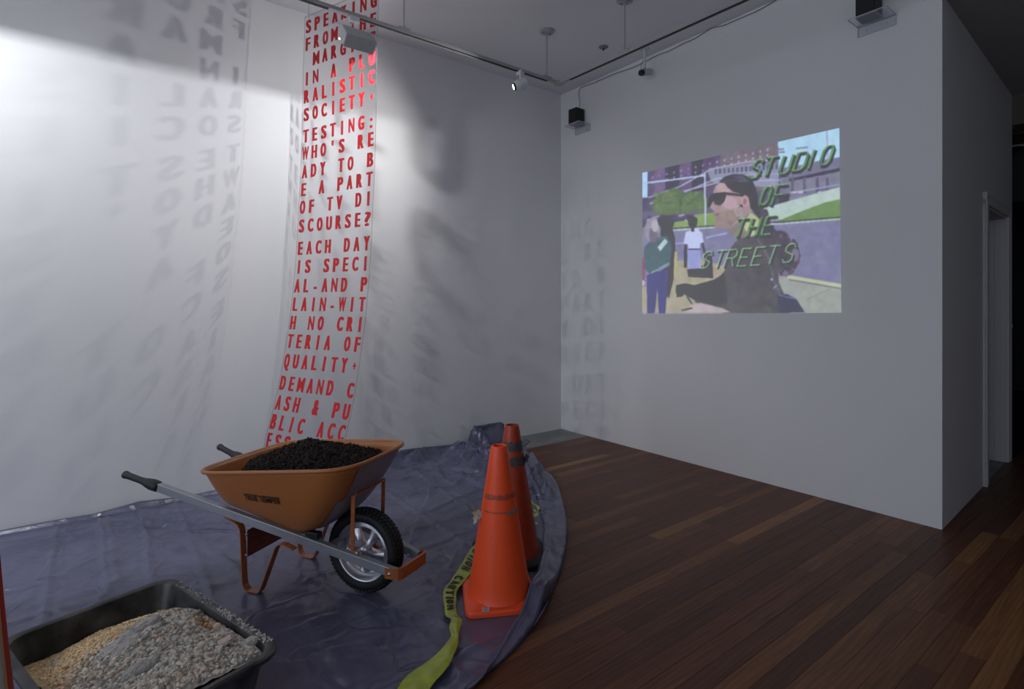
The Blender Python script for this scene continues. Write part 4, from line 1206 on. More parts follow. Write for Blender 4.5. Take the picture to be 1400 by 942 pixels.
MB().tube([(0, 0, -0.12), (0, 0, -0.178)], 0.015, 12).build('swivel', 'fixture', R0, smooth='auto')
cd = Vector((-0.80, -0.50, -0.30)).normalized(); RC = Vector((0, 0, 1)).rotation_difference(cd).to_matrix()
cc = Vector((0.02, 0.01, -0.205))
MB().box(cc, (0.052, 0.045, 0.10), RC).build('body', 'fixture_grey', R0, bevel=0.006)
MB().lathe([(0.0005, 0.075), (0.018, 0.075), (0.024, 0.08), (0.027, 0.075), (0.027, 0.045)], 20, cc, RC).build('lens_hood', 'black', R0, smooth='auto')
MB().box(cc - cd * 0.06, (0.05, 0.03, 0.014), RC).build('rear_cap', 'fixture', R0, bevel=0.003)
MB().tube([(-0.012, 0, -0.10), (-0.03, 0, -0.14), (-0.03, 0, -0.19), (0.0, 0, -0.21)], 0.0025, 6).build('wire', 'cable', R0)

# ------------------------------------------------------------------ wheelbarrow
UA = Vector((0.94, -0.34, 0)).normalized()
WB = empty('wheelbarrow', (-0.70, 2.61, 0.005), math.atan2(UA.y, UA.x), 'orange steel wheelbarrow with grey rails and one wheel, heaped with dark soil', 'wheelbarrow')
def rail_pt(a, s):   # centre line of a rail, s=-1 near, +1 far
    t = (a + 1.248) / (0.204 + 1.248)
    v = s * (0.285 + (0.098 - 0.285) * t)
    return Vector((a, v, 0.509 + (0.171 - 0.509) * t))
for s in (-1, 1):
    mb = MB().bar(rail_pt(-1.07, s), rail_pt(0.235, s), 0.030, 0.040)
    r = mb.build('rail', 'rail', WB, bevel=0.003)
    a0 = rail_pt(-1.248, s); dd = (rail_pt(-1, s) - rail_pt(-1.2, s)).normalized()
    path = [a0 + dd * t for t in (0, 0.004, 0.012, 0.03, 0.10, 0.13, 0.15, 0.18, 0.215, 0.222)]
    MB().tube(path, [0.012, 0.018, 0.0195, 0.0165, 0.0160, 0.018, 0.023, 0.028, 0.027, 0.022], 14).build('grip', 'grip', WB, smooth=True)
    # leg: bent strap
    side = Vector((0, 1, 0)); 
    def q_(a, z): return Vector((a, rail_pt(-0.5, s).y, z))
    path = [(-0.668, 0.336), (-0.640, 0.328), (-0.605, 0.318), (-0.583, 0.308), (-0.571, 0.290), (-0.567, 0.27), (-0.555, 0.05), (-0.551, 0.028), (-0.542, 0.012), (-0.525, 0.004),
            (-0.470, 0.004), (-0.455, 0.010), (-0.445, 0.024), (-0.360, 0.228), (-0.350, 0.244), (-0.335, 0.254), (-0.31, 0.254), (-0.255, 0.240)]
    leg = MB().strap([q_(a, z) for a, z in path], side, 0.034, 0.005).build('leg', 'orange_frame', WB, bevel=0.001)
    for zb in (0.265, 0.165):
        mb = MB().lathe([(0.0005, 0.006), (0.005, 0.005), (0.007, 0.0)], 10, (-0.570, rail_pt(-0.5, s).y, zb), Matrix.Rotation(pi / 2, 3, 'Y') @ Matrix.Identity(3)); mb.build('bolt', 'steel', leg)
        mb = MB().lathe([(0.0005, 0.006), (0.006, 0.005), (0.008, 0.0)], 10, (-0.546, rail_pt(-0.5, s).y * 0.99, zb), Matrix.Rotation(pi / 2, 3, 'Y')); mb.build('bolt', 'steel', leg)
    # front brace
    b0 = rail_pt(0.012, s) + Vector((0, 0, 0.024)); b1_ = Vector((0.018, s * 0.122, 0.500))
    br = MB().strap([b0 + Vector((0.04, 0, -0.006)), b0 + Vector((0.006, 0, 0.002)), b0 + Vector((0, 0, 0.014)), b1_], (1, 0, 0), 0.020, 0.005).build('brace', 'orange_frame', WB, bevel=0.001)
    MB().lathe([(0.0005, 0.012), (0.006, 0.011), (0.009, 0.0)], 8, b0 + Vector((0.026, 0, -0.002))).build('bolt', 'steel', br)
    # axle bracket hanging under the rail
    ab = MB(); ab.strap([rail_pt(-0.045, s) + Vector((0, -s * 0.012, -0.018)), Vector((-0.02, s * 0.068, 0.178)), Vector((0.0, s * 0.064, 0.188)), Vector((0.022, s * 0.068, 0.178)), rail_pt(0.05, s) + Vector((0, -s * 0.012, -0.02))], (0, 1, 0), 0.028, 0.005)
    ab.build('axle_bracket', 'orange_frame', WB, bevel=0.001)
# cross plate between the rear leg posts
yv = abs(rail_pt(-0.5, 1).y) - 0.014
mb = MB().box((-0.553, 0, 0.215), (0.003, 2 * yv, 0.13)); cp = mb.build('cross_plate', 'plate', WB, bevel=0.001)
for dz in (-0.035, 0, 0.035): MB().box((-0.5505, 0, 0.215 + dz), (0.003, 1.7 * yv, 0.008)).build('rib', 'plate', cp, bevel=0.001)
# tray
def rrect(a0, a1, h0, h1, r, n=7):
    """rounded quad in (a, v): rear half width h0 at a0, front h1 at a1"""
    C = [(a1, -h1), (a1, h1), (a0, h0), (a0, -h0)]
    out = []
    for i in range(4):
        p = Vector(C[i]); pp = Vector(C[i - 1]); pn = Vector(C[(i + 1) % 4])
        d1_ = (pp - p).normalized(); d2_ = (pn - p).normalized()
        s_ = p + d1_ * r; e_ = p + d2_ * r
        for k in range(n):
            t = k / (n - 1)
            out.append((s_ * (1 - t) ** 2) + p * 2 * t * (1 - t) + e_ * t * t)
        m_ = 6
        nx = pn + (p - pn).normalized() * r
        for k in range(1, m_): out.append(e_.lerp(nx, k / m_))
    return out
lowr = rrect(-0.665, -0.225, 0.188, 0.165, 0.075); topr = rrect(-0.750, 0.090, 0.320, 0.268, 0.155)
def zt(a): return 0.578 + (0.664 - 0.578) * (a + 0.750) / 0.84
def zb(a): return rail_pt(a, 1).z + 0.026
LV = 10
rings = []
for k in range(LV + 1):
    t = k / LV; g = t ** 0.60
    ring = []
    for l_, t_ in zip(lowr, topr):
        p = l_.lerp(t_, g)
        z = zb(l_.x) * (1 - t) + zt(t_.x) * t
        ring.append(Vector((p.x, p.y, z)))
    rings.append(ring)
n = len(rings[0])
# rounded floor edge: an inner ring lower than the first
c0 = Vector((-0.405, 0, 0)); inner = []
for v in rings[0]:
    p = c0 + (Vector((v.x, v.y, 0)) - c0) * 0.90
    inner.append(Vector((p.x, p.y, v.z - 0.008)))
vs = inner[:]; 
for r in rings: vs += r
fs = []
for k in range(LV + 1):
    for i in range(n):
        j = (i + 1) % n; fs.append((k * n + i, k * n + j, (k + 1) * n + j, (k + 1) * n + i))
fs.append(tuple(range(n))[::-1])
mb = MB().add(vs, fs); tray = mb.build('tray', 'tray', WB, smooth='auto')
sm = tray.modifiers.new('solid', 'SOLIDIFY'); sm.thickness = 0.003; sm.offset = -1
bvh = BVHTree.FromPolygons([Vector(v) for v in vs], fs)
rim = [v + Vector((0, 0, 0.0)) for v in rings[-1]]; rimc = Vector((-0.29, 0, 0.62))
rp = [v + (Vector((v.x, v.y, 0)) - Vector((rimc.x, 0, 0))).normalized() * 0.006 + Vector((0, 0, -0.003)) for v in rim]
MB().tube(rp + [rp[0]], 0.0095, 8, caps=False).build('rolled_rim', 'tray', WB, smooth=True)
# grey skin set just outside the tray's sloping front faces
mb = MB()
tmp = bmesh.new(); bvs = [tmp.verts.new(v) for v in vs]
for f in fs[:-1]:
    c_ = sum((Vector(vs[i]) for i in f), Vector()) / len(f)
    if c_.x > -0.24 and c_.z < 0.652:
        nn = (Vector(vs[f[1]]) - Vector(vs[f[0]])).cross(Vector(vs[f[2]]) - Vector(vs[f[1]])).normalized()
        if nn.x < 0: nn = -nn
        if nn.x > 0.5 and (nn.y > -0.26 and nn.y < 0.5):
            mb.add([Vector(vs[i]) + nn * 0.0035 for i in f], [(0, 1, 2, 3)])
tmp.free()
bm = bmesh.new(); me_ = bpy.data.meshes.new('t'); me_.from_pydata(mb.v, [], mb.f); bm.from_mesh(me_); bmesh.ops.remove_doubles(bm, verts=bm.verts, dist=0.003)
mb.v = [tuple(v.co) for v in bm.verts]; bm.verts.index_update(); mb.f = [tuple(v.index for v in f.verts) for f in bm.faces]; bm.free(); bpy.data.meshes.remove(me_)
mb.build('front_skin', 'under', WB, smooth=True)
# small dark risers and front crossbar
for s in (-1, 1):
    MB().box(rail_pt(-0.19, s) + Vector((0, -s * 0.01, 0.034)), (0.07, 0.035, 0.03)).build('riser_block', 'black', WB, bevel=0.003)
MB().bar((0.020, -0.127, 0.497), (0.020, 0.127, 0.497), 0.022, 0.005).build('brace_crossbar', 'orange_frame', WB, bevel=0.001)
for s in (-1, 1):
    MB().tube([(0.016, s * 0.115, 0.49), (0.030, s * 0.115, 0.512)], 0.005, 8).build('bolt', 'steel', WB)
    MB().bar(rail_pt(-0.24, s) + Vector((0, 0, 0.022)), rail_pt(-0.24, s) + Vector((0.0, -s * 0.12, 0.022)), 0.03, 0.004).build('tray_strap', 'under', WB)
MB().bar(rail_pt(-0.12, -1) + Vector((0, 0, 0.0)), rail_pt(-0.12, 1) + Vector((0, 0, 0.0)), 0.04, 0.005).build('cross_strap', 'under', WB)
# front guard: bent channel joining the rail tips
fn = rail_pt(0.215, -1); ff = rail_pt(0.235, 1)
gp = [fn + Vector((-0.035, -0.019, 0)), fn + Vector((0.010, -0.019, 0)), fn + Vector((0.030, -0.012, 0)), fn + Vector((0.042, 0.006, 0)),
      ff + Vector((0.040, -0.01, 0)), ff + Vector((0.030, 0.012, 0)), ff + Vector((0.010, 0.019, 0)), ff + Vector((-0.03, 0.019, 0))]
mb = MB(); mb.strap(gp, (0, 0, 1), 0.048, 0.004)
gp2 = [p + Vector((0, 0, 0.024)) for p in gp[3:6]]
g = mb.build('front_guard', 'orange_frame', WB, bevel=0.001)
mb = MB()
for zz_, wd_ in ((0.024, 0.016), (-0.024, 0.016)):
    for i in range(2, 5):
        mb.bar(gp[i] + Vector((-0.004, 0, zz_)), gp[i + 1] + Vector((-0.004, 0, zz_)), 0.014, 0.004)
mb.build('guard_lip', 'orange_frame', g)
MB().lathe([(0.0005, 0.006), (0.006, 0.005), (0.0085, 0.0)], 12, fn + Vector((-0.010, -0.021, 0)), Matrix.Rotation(pi / 2, 3, 'X')).build('bolt', 'steel', g, smooth=True)
MB().lathe([(0.0005, 0.006), (0.006, 0.005), (0.0085, 0.0)], 12, ff + Vector((-0.05, -0.016, 0)), Matrix.Rotation(pi / 2, 3, 'X')).build('bolt', 'steel', g, smooth=True)
# wheel (axis along local y)
wh_z = 0.200; RW = Matrix.Rotation(pi / 2, 3, 'X')
prof_t = []
for k in range(20):
    a = 2 * pi * k / 20
    rr_ = 0.163 + 0.034 * cos(a); yy = 0.045 * sin(a)
    if cos(a) > 0.5: rr_ = 0.163 + 0.034 * (0.5 + (cos(a) - 0.5) * 0.55) + 0.0
    prof_t.append((rr_, yy))
tyre = MB().lathe(prof_t, 64, (0, 0, wh_z), RW, closed=True).build('tyre', 'rubber', WB, smooth='auto')
tb = MB()
for k in range(60):
    a = 2 * pi * k / 60
    for s, off in ((-1, 0), (1, 0.5), (-2, 0.5), (2, 0)):
        a2 = a + off * 2 * pi / 60
        er = Vector((cos(a2), 0, sin(a2))); et = Vector((-sin(a2), 0, cos(a2))); ey = Vector((0, 1, 0))
        rr_ = 0.190 if abs(s) == 1 else 0.183
        nrm = (er + ey * (0.0 if abs(s) == 1 else 0.75 * (1 if s > 0 else -1))).normalized()
        sidev = et.cross(nrm)
        Rm = Matrix((et, sidev, nrm)).transposed()
        tb.box(er * rr_ + ey * (0.011 * s if abs(s) == 1 else 0.0165 * s) + Vector((0, 0, wh_z)), (0.013, 0.016, 0.010), Rm)
tb.build('tread', 'rubber', tyre)
wr = MB()
wr.lathe([(0.146, -0.030), (0.142, -0.034), (0.136, -0.030), (0.131, -0.016), (0.121, -0.008), (0.121, 0.008), (0.131, 0.016), (0.136, 0.030), (0.142, 0.034), (0.146, 0.030)], 48, (0, 0, wh_z), RW)
rimo = wr.build('wheel_rim', 'alloy', WB, smooth='auto')
wd = MB()
wd.lathe([(0.122, 0.004), (0.110, 0.012), (0.104, 0.006), (0.104, -0.006), (0.122, -0.004)], 48, (0, 0, wh_z), RW)
for k in range(5):
    a = 2 * pi * k / 5 + 0.95
    er = Vector((cos(a), 0, sin(a))); et = Vector((-sin(a), 0, cos(a))); ey = Vector((0, 1, 0))
    for sy in (-1,):
        o_c = Vector((0, 0, wh_z))
        pts = []
        for (r_, hw_, dp) in ((0.018, 0.015, 0.030), (0.045, 0.016, 0.026), (0.075, 0.020, 0.016), (0.108, 0.034, 0.010)):
            for w2, dq in ((-1, 0.35), (-0.45, 1.0), (0.45, 1.0), (1, 0.35)):
                pts.append(o_c + er * r_ + et * hw_ * w2 - ey * (dp * dq))
        for (r_, hw_, dp) in ((0.018, 0.015, 0.0), (0.045, 0.016, 0.0), (0.075, 0.020, 0.0), (0.108, 0.034, 0.0)):
            for w2 in (-1, -0.45, 0.45, 1): pts.append(o_c + er * r_ + et * hw_ * w2 + ey * 0.012)
        ff_ = []
        for i in range(3):
            for j in range(3):
                ff_.append((i * 4 + j, i * 4 + j + 1, (i + 1) * 4 + j + 1, (i + 1) * 4 + j))
                ff_.append((16 + i * 4 + j, 16 + (i + 1) * 4 + j, 16 + (i + 1) * 4 + j + 1, 16 + i * 4 + j + 1))
            ff_.append((i * 4, (i + 1) * 4, 16 + (i + 1) * 4, 16 + i * 4)); ff_.append((i * 4 + 3, 16 + i * 4 + 3, 16 + (i + 1) * 4 + 3, (i + 1) * 4 + 3))
        MB().add(pts, ff_).build('spoke', 'alloy', rimo, smooth='auto')
wd.build('spoke_ring', 'alloy', rimo, smooth='auto')
MB().lathe([(0.0005, -0.040), (0.010, -0.040), (0.020, -0.034), (0.026, -0.028), (0.028, 0.010), (0.02, 0.036), (0.001, 0.036)], 24, (0, 0, wh_z), Matrix.Rotation(-pi / 2, 3, 'X')).build('hub', 'alloy', rimo, smooth='auto')
MB().tube([(0, -0.085, wh_z), (0, 0.085, wh_z)], 0.008, 12).build('axle', 'steel', WB, smooth='auto')
# maker's lettering on the near side of the tray
GA = [-0.52 + 0.04 * i for i in range(9)]; GZ = [0.44 + 0.03 * i for i in range(4)]
HY_ = {}
for i_, a in enumerate(GA):
    for j_, z in enumerate(GZ):
        ys = []
        for e_ in (0.0, 0.0011, -0.0013, 0.0023):
            h = bvh.ray_cast(Vector((a + e_, -1.0, z + e_ * 0.7)), Vector((0, 1, 0)))
            if h[0] is not None: ys.append(h[0].y)
        HY_[i_, j_] = min(ys)
def on_side(a, z, off=0.0016):
    fi = max(0, min(7.999, (a - GA[0]) / 0.04)); fj = max(0, min(2.999, (z - GZ[0]) / 0.03))
    i, j = int(fi), int(fj); u, v = fi - i, fj - j
    y = (HY_[i, j] * (1 - u) + HY_[i + 1, j] * u) * (1 - v) + (HY_[i, j + 1] * (1 - u) + HY_[i + 1, j + 1] * u) * v
    return Vector((a, y - off, z - off * 0.3))
mb = MB(); x = 0.0
LT = "TRUE TEMPER"; lh = 0.033; z_l = 0.462; a_l = -0.482
for i, ch in enumerate(LT):
    if ch == ' ': x += 0.008; continue
    big = i in (0, 5); hh = lh * (1.0 if big else 0.80)
    parts, wch = glyph_fit(ch, 0.0170, hh, 0.0016)
    for v2, f2, layer in parts:
        mb.add([on_side(a_l + x + gx, z_l + gy + 0.015 * 0, 0.0030 + 0.00006 * layer) for gx, gy in v2], f2)
    x += wch + 0.0025
for xa, xb in ((0.014, 0.078), (0.103, x - 0.003)):
    mb.add([on_side(a_l + xa, z_l + 0.0292, 0.0032), on_side(a_l + xb, z_l + 0.0292, 0.0032), on_side(a_l + xb, z_l + 0.0345, 0.0032), on_side(a_l + xa, z_l + 0.0345, 0.0032)], [(0, 1, 2, 3)])
mb.build('lettering', 'logo', WB, fix=False)

# soil heap in the tray
def soil_z(a, v):
    r = math.hypot((a + 0.30) / 0.365, v / 0.262)
    pk = math.hypot((a + 0.355) / 0.38, (v - 0.0) / 0.27)
    z = 0.588 + 0.125 * (a + 0.29) + 0.112 * max(0, 1 - pk) ** 0.95 - 0.0
    z += 0.008 * noise.noise(Vector((a * 18, v * 18, 0))) + 0.006 * noise.noise(Vector((a * 45, v * 45, 3)))
    if r > 0.97: z -= (r - 0.97) * 0.35
    return z
vs = []; fs = []; NR, NA = 70, 110
for i in range(NR + 1):
    r = 1.09 * i / NR
    for k in range(NA):
        th_ = 2 * pi * k / NA
        ca, sa = cos(th_), sin(th_); e_ = 0.72
        dx = abs(ca) ** e_ * (1 if ca > 0 else -1); dy = abs(sa) ** e_ * (1 if sa > 0 else -1)
        kx = r * 0.96
        a = -0.30 + 0.365 * dx * kx; v = 0.245 * dy * kx
        vs.append([a, v, soil_z(a, v)])
for i in range(NR):
    for k in range(NA):
        j = (k + 1) % NA; fs.append((i * NA + k, i * NA + j, (i + 1) * NA + j, (i + 1) * NA + k))
# pull anything outside the tray walls back inside
def inside_clip(vs):
    for v in vs:
        for e_ in (0, 0.0012, -0.0017, 0.0031):
            h = bvh.ray_cast(Vector((v[0] + e_, 0, v[2] + e_)), Vector((0, 1 if v[1] > 0 else -1, 0)))
            if h[0] is not None: break
        if h[0] is not None and abs(h[0].y) - 0.006 < abs(v[1]): v[1] = math.copysign(abs(h[0].y) - 0.006, v[1])
        for e_ in (0, 0.0012, -0.0017, 0.0031):
            h = bvh.ray_cast(Vector((-0.35, v[1] + e_, v[2] + e_)), Vector((1 if v[0] > -0.35 else -1, 0, 0)))
            if h[0] is not None: break
        if h[0] is not None:
            if v[0] > -0.35 and v[0] > h[0].x - 0.006: v[0] = h[0].x - 0.006
            if v[0] < -0.35 and v[0] < h[0].x + 0.006: v[0] = h[0].x + 0.006
    return vs
inside_clip(vs)
cl = [(0.010, 0.0085, 0.0085)] * len(vs)
sr = random.Random(5)
for _ in range(5200):      # bark flakes and crumbs
    r = math.sqrt(sr.random()) * 1.0; th_ = sr.uniform(0, 2 * pi)
    a = -0.30 + 0.345 * r * cos(th_) * (1 + 0.12 * abs(sin(2 * th_))); v = 0.232 * r * sin(th_) * (1 + 0.12 * abs(sin(2 * th_)))
    z = soil_z(a, v)
    hh = bvh.ray_cast(Vector((a, 0, z)), Vector((0, 1 if v > 0 else -1, 0)))
    if hh[0] is not None and abs(hh[0].y) - 0.01 < abs(v): continue
    n_ = len(vs); q_r = Quaternion((sr.gauss(0, 1), sr.gauss(0, 1), sr.gauss(0, 1), sr.gauss(0, 1))).normalized()
    L_ = sr.uniform(0.004, 0.0165); W__ = L_ * sr.uniform(0.25, 0.7); T_ = L_ * sr.uniform(0.15, 0.45)
    c_ = Vector((a, v, z + sr.uniform(0, 0.005)))
    oc_ = [(L_, 0, 0), (-L_, 0, 0), (0, W__, 0), (0, -W__, 0), (0, 0, T_), (0, 0, -T_)]
    for p in oc_: vs.append(list(c_ + q_r @ Vector(p)))
    fs += [tuple(n_ + i for i in f) for f in ((0, 2, 4), (2, 1, 4), (1, 3, 4), (3, 0, 4), (2, 0, 5), (1, 2, 5), (3, 1, 5), (0, 3, 5))]
    g_ = sr.random(); cc_ = (0.018 + 0.030 * g_, 0.015 + 0.022 * g_, 0.014 + 0.017 * g_)
    if sr.random() < 0.05: cc_ = (0.05, 0.02, 0.014)
    cl += [cc_] * 6
me = bpy.data.meshes.new('soil'); me.from_pydata([tuple(v) for v in vs], [], fs)
bm = bmesh.new(); bm.from_mesh(me); bmesh.ops.recalc_face_normals(bm, faces=bm.faces); bm.to_mesh(me); bm.free()
color_attr(me, 'shade', np.array(cl)); me.materials.append(M['soil'])
soil = bpy.data.objects.new('soil', me); COL.objects.link(soil)
soil.location = WB.location; soil.rotation_euler = WB.rotation_euler
tag(soil, 'dark crumbly soil heaped in the orange wheelbarrow tray', 'soil', kind='stuff')

# ------------------------------------------------------------------ traffic cones
def cone(loc, rz, label, m_body, m_base, m_base_shape=0.335):
    o = empty('traffic_cone', loc, rz, label, 'traffic cone')
    # base: square plate with rounded corners and a raised foot
    mb = MB()
    h = m_base_shape / 2
    def rr4(hw, r, n=6):
        out = []
        for cx, cy, a0 in ((hw - r, hw - r, 0), (-hw + r, hw - r, pi / 2), (-hw + r, -hw + r, pi), (hw - r, -hw + r, 3 * pi / 2)):
            for k in range(n + 1):
                a = a0 + pi / 2 * k / n; out.append((cx + r * cos(a), cy + r * sin(a)))
        return out
    R1 = rr4(h, 0.035); n = len(R1)
    rings_ = [[(x, y, 0.0) for x, y in R1], [(x, y, 0.016) for x, y in R1], [(x * 0.975, y * 0.975, 0.024) for x, y in R1]]
    circ = []
    for x, y in R1:
        a = math.atan2(y, x); circ.append((0.150 * cos(a), 0.150 * sin(a), 0.034))
    rings_.append([(x * 0.93, y * 0.93, 0.026) for x, y in R1]); rings_.append(circ)
    vs = [p for r in rings_ for p in r]; fs = [tuple(range(n))[::-1]]
    for k in range(len(rings_) - 1):
        for i in range(n):
            j = (i + 1) % n; fs.append((k * n + i, k * n + j, (k + 1) * n + j, (k + 1) * n + i))
    mb.add(vs, fs).build('base', m_base, o, smooth='auto')
    R0_, T0 = 0.143, 0.0435
    pr = [(0.152, 0.030), (0.148, 0.040), (R0_, 0.055)]
    for k in range(1, 14):
        t = k / 14; pr.append((R0_ + (T0 - R0_) * t, 0.055 + (0.672 - 0.055) * t))
    pr += [(0.0430, 0.680), (0.0405, 0.688), (0.0385, 0.702), (0.0365, 0.708), (0.0300, 0.708), (0.0290, 0.700), (0.030, 0.62), (0.06, 0.45)]
    MB().lathe(pr, 48).build('body', m_body, o, smooth='auto')
    return o
def rad(z): return 0.143 + (0.0435 - 0.143) * (z - 0.055) / (0.672 - 0.055)
c1 = cone((-0.060, 2.560, 0.006), radians(9), 'bright orange traffic cone standing in front of the duller one', 'cone', 'cone')
c2 = cone((0.000, 2.965, 0.012), radians(14), 'dull dirty orange traffic cone with dark taped bands, behind the bright one', 'cone_dull', 'cone_base_black', 0.38)
def band(o, name, z0, z1, a0, a1, m, off=0.0012, ragged=0.004, seed=1, n=30):
    r_ = random.Random(seed); vs = []; fs = []
    for i in range(n + 1):
        a = a0 + (a1 - a0) * i / n
        za = z0 + r_.uniform(-ragged, ragged); zb_ = z1 + r_.uniform(-ragged, ragged)
        for z in (za, (za + zb_) / 2, zb_): vs.append(((rad(z) + off) * cos(a), (rad(z) + off) * sin(a), z))
    for i in range(n):
        for j in range(2): fs.append((i * 3 + j, (i + 1) * 3 + j, (i + 1) * 3 + j + 1, i * 3 + j + 1))
    b = MB().add(vs, fs).build(name, m, o, smooth=True); return b
# rear cone: two dark bands
band(c2, 'tape_band', 0.575, 0.625, radians(-175), radians(60), 'cone_band', seed=3, ragged=0.006)
band(c2, 'tape_band', 0.500, 0.550, radians(-160), radians(95), 'cone_band', seed=5, ragged=0.006)
MB().box((0.073, -0.03, 0.53), (0.012, 0.03, 0.04), Matrix.Rotation(0.4, 3, 'Y')).build('tape_end', 'cone_band', c2)
# front cone: scuffed ring, tape remains, sticker
sc = band(c1, 'scuff_mark', 0.476, 0.498, radians(-160), radians(-20), 'scuff', seed=7, ragged=0.003)
sc = band(c1, 'scuff_mark', 0.418, 0.424, radians(-150), radians(-60), 'scuff', seed=9, ragged=0.002)
sc = band(c1, 'tape_remnant', 0.408, 0.426, radians(-75), radians(-10), mat('grimy_tape', (0.42, 0.22, 0.18), 0.4, vary=0.4, vscale=60), seed=8, ragged=0.004)
tr = MB()
sr2 = random.Random(2); vs = []; fs = []
for i in range(7):
    for j in range(5):
        a = radians(-168); rr_ = rad(0.40) - 0.004 + 0.042 * i / 6
        vs.append((rr_ * cos(a) + 0.006 * sr2.uniform(-1, 1), rr_ * sin(a) + 0.012 * (j - 2) / 2 + 0.006 * sr2.uniform(-1, 1), 0.402 - 0.018 * (i / 6) + 0.022 * (j - 2) / 2 * (0.5 + 0.5 * i / 6) + 0.005 * sr2.uniform(-1, 1)))
for i in range(6):
    for j in range(4): fs.append((i * 5 + j, i * 5 + j + 1, (i + 1) * 5 + j + 1, (i + 1) * 5 + j))
MB().add(vs, fs).build('tape_scrap', 'clear_tape', c1)
MB().add([(-0.112, -0.030, 0.418), (-0.128, -0.034, 0.428), (-0.120, -0.03, 0.436), (-0.135, -0.036, 0.414), (-0.118, -0.034, 0.408)], [(0, 1, 2), (0, 3, 4)]).build('yellow_scrap', 'yellow_tape', c1)
st = MB().add([(-0.098, -0.168, 0.0285), (-0.066, -0.170, 0.0285), (-0.062, -0.140, 0.0315), (-0.094, -0.138, 0.0315)], [(0, 1, 2, 3)]).build('sticker', 'sticker', c1)
mb = MB()
for k in range(4): mb.box((-0.080 + 0.0, -0.162 + k * 0.0065, 0.0295 + k * 0.0006), (0.022, 0.0022, 0.0008))
mb.build('print', 'print_grey', st)

# ------------------------------------------------------------------ caution tape
def ribbon(name, pts, widths, label, text=None, z0=0.0, tstart=0.05, group=None):
    n = 220
    C_ = resample([p[0] for p in pts], n); Wd = resample([p[1] for p in pts], n)
    o = empty(name, C_[n // 2] * 1.0, 0, label, 'barrier tape')
    def S(i, w_):  # i float index, w in -1..1
        i = max(0, min(n - 1.001, i)); k = int(i); t = i - k
        c = C_[k].lerp(C_[k + 1], t); wv = Wd[k].lerp(Wd[k + 1], t)
        zz_ = 0.004 * noise.noise(Vector((c.x * 20, c.y * 20, w_ * 1.3)))
        return c + wv * w_ + Vector((0, 0, zz_ + 0.004 * (1 - w_ * w_)))
    vs = []; fs = []; m_ = 9
    for i in range(n):
        for j in range(m_): vs.append(S(i, -1 + 2 * j / (m_ - 1)))
    for i in range(n - 1):
        for j in range(m_ - 1): fs.append((i * m_ + j, i * m_ + j + 1, (i + 1) * m_ + j + 1, (i + 1) * m_ + j))
    local_to(o, MB().add(vs, fs)).build('ribbon', 'yellow_tape', o, smooth=True)
    if text:
        Ls = [0.0]
        for i in range(1, n): Ls.append(Ls[-1] + (C_[i] - C_[i - 1]).length)
        mb = MB(); x = tstart
        for ch in text:
            if ch == ' ': x += 0.05; continue
            parts, wch = glyph_fit(ch, 0.036, 1.0, 0.010)
            if x + wch > Ls[-1]: break
            for v2, f2, layer in parts:
                pts_ = []
                for gx, gy in v2:
                    i = float(np.interp(x + gx, Ls, range(n)))
                    pts_.append(S(i, -0.62 + 1.24 * gy) + Vector((0, 0, 0.0022 + 0.00006 * layer)))
                mb.add(pts_, f2)
            x += wch + 0.009
        local_to(o, mb).build('lettering', 'logo', o, fix=False)
    return o
def rp_(x, y, z, hx, hy):
    """ribbon point: pixel centre, height, and half-width vector given by a second pixel offset"""
    c = pfloor(x, y, z); e = pfloor(x + hx, y + hy, z); return (c, e - c)
tape_pts = [rp_(668, 738, 0.03, 5, 6), rp_(655, 754, 0.035, 6, 8), rp_(641, 774, 0.03, 8, 8), rp_(626, 795, 0.025, 9, 8), (pfloor(616, 808, 0.025), pfloor(625, 811, 0.03) - pfloor(616, 808, 0.025)),
            rp_(615, 822, 0.018, 9, 0), rp_(617, 842, 0.018, 8, -1), rp_(624, 852, 0.022, 8, -2), rp_(621, 866, 0.022, 8, 0), rp_(621, 880, 0.022, 7, 3), rp_(611, 898, 0.022, 5, 3),
            rp_(600, 913, 0.018, 9, 5), rp_(581, 930, 0.016, 13, 9), rp_(563, 948, 0.016, 15, 10), rp_(545, 975, 0.016, 14, 6)]
tape_pts = [(c + Vector((0, 0, 0.016 if k_ > 6 else 0.006)), w_) for k_, (c, w_) in enumerate(tape_pts)]
ribbon('caution_tape', tape_pts, None, 'yellow caution tape printed in black, trailing across the tarp left of the bright cone', 'CAUTION CAUTION', tstart=0.10)
tw = [(718, 684, 0.05), (727, 687, 0.055), (735, 692, 0.055), (737, 699, 0.05), (733, 704, 0.05), (726, 707, 0.05), (718, 706, 0.05), (722, 701, 0.06), (728, 700, 0.06)]
pts_ = resample([pfloor(x, y, z + 0.01) for x, y, z in tw], 60)
t2 = empty('caution_tape', pts_[30] * 1.0, 0, 'twisted loop of yellow caution tape lying right of the rear cone', 'barrier tape')
def twisted(P, wd, tt, nm):
    vs = []; fs = []
    for i, p in enumerate(P):
        t = (P[min(i + 1, len(P) - 1)] - P[max(0, i - 1)]).normalized(); s_ = t.cross(Vector((0, 0, 1))).normalized(); a = i * tt
        w_ = (s_ * cos(a) + t.cross(s_) * sin(a)) * wd
        vs += [p - w_, p + Vector((0, 0, 0.003)), p + w_]
    for i in range(len(P) - 1):
        for j in range(2): fs.append((i * 3 + j, i * 3 + j + 1, (i + 1) * 3 + j + 1, (i + 1) * 3 + j))
    return local_to(t2, MB().add(vs, fs)).build(nm, 'yellow_tape', t2, smooth=True)
twisted(pts_, 0.011, 0.16, 'loop')
twisted(resample([pfloor(x, y, 0.04) for x, y in ((718, 706), (725, 710), (730, 713), (735, 716))], 24), 0.009, 0.3, 'tail')
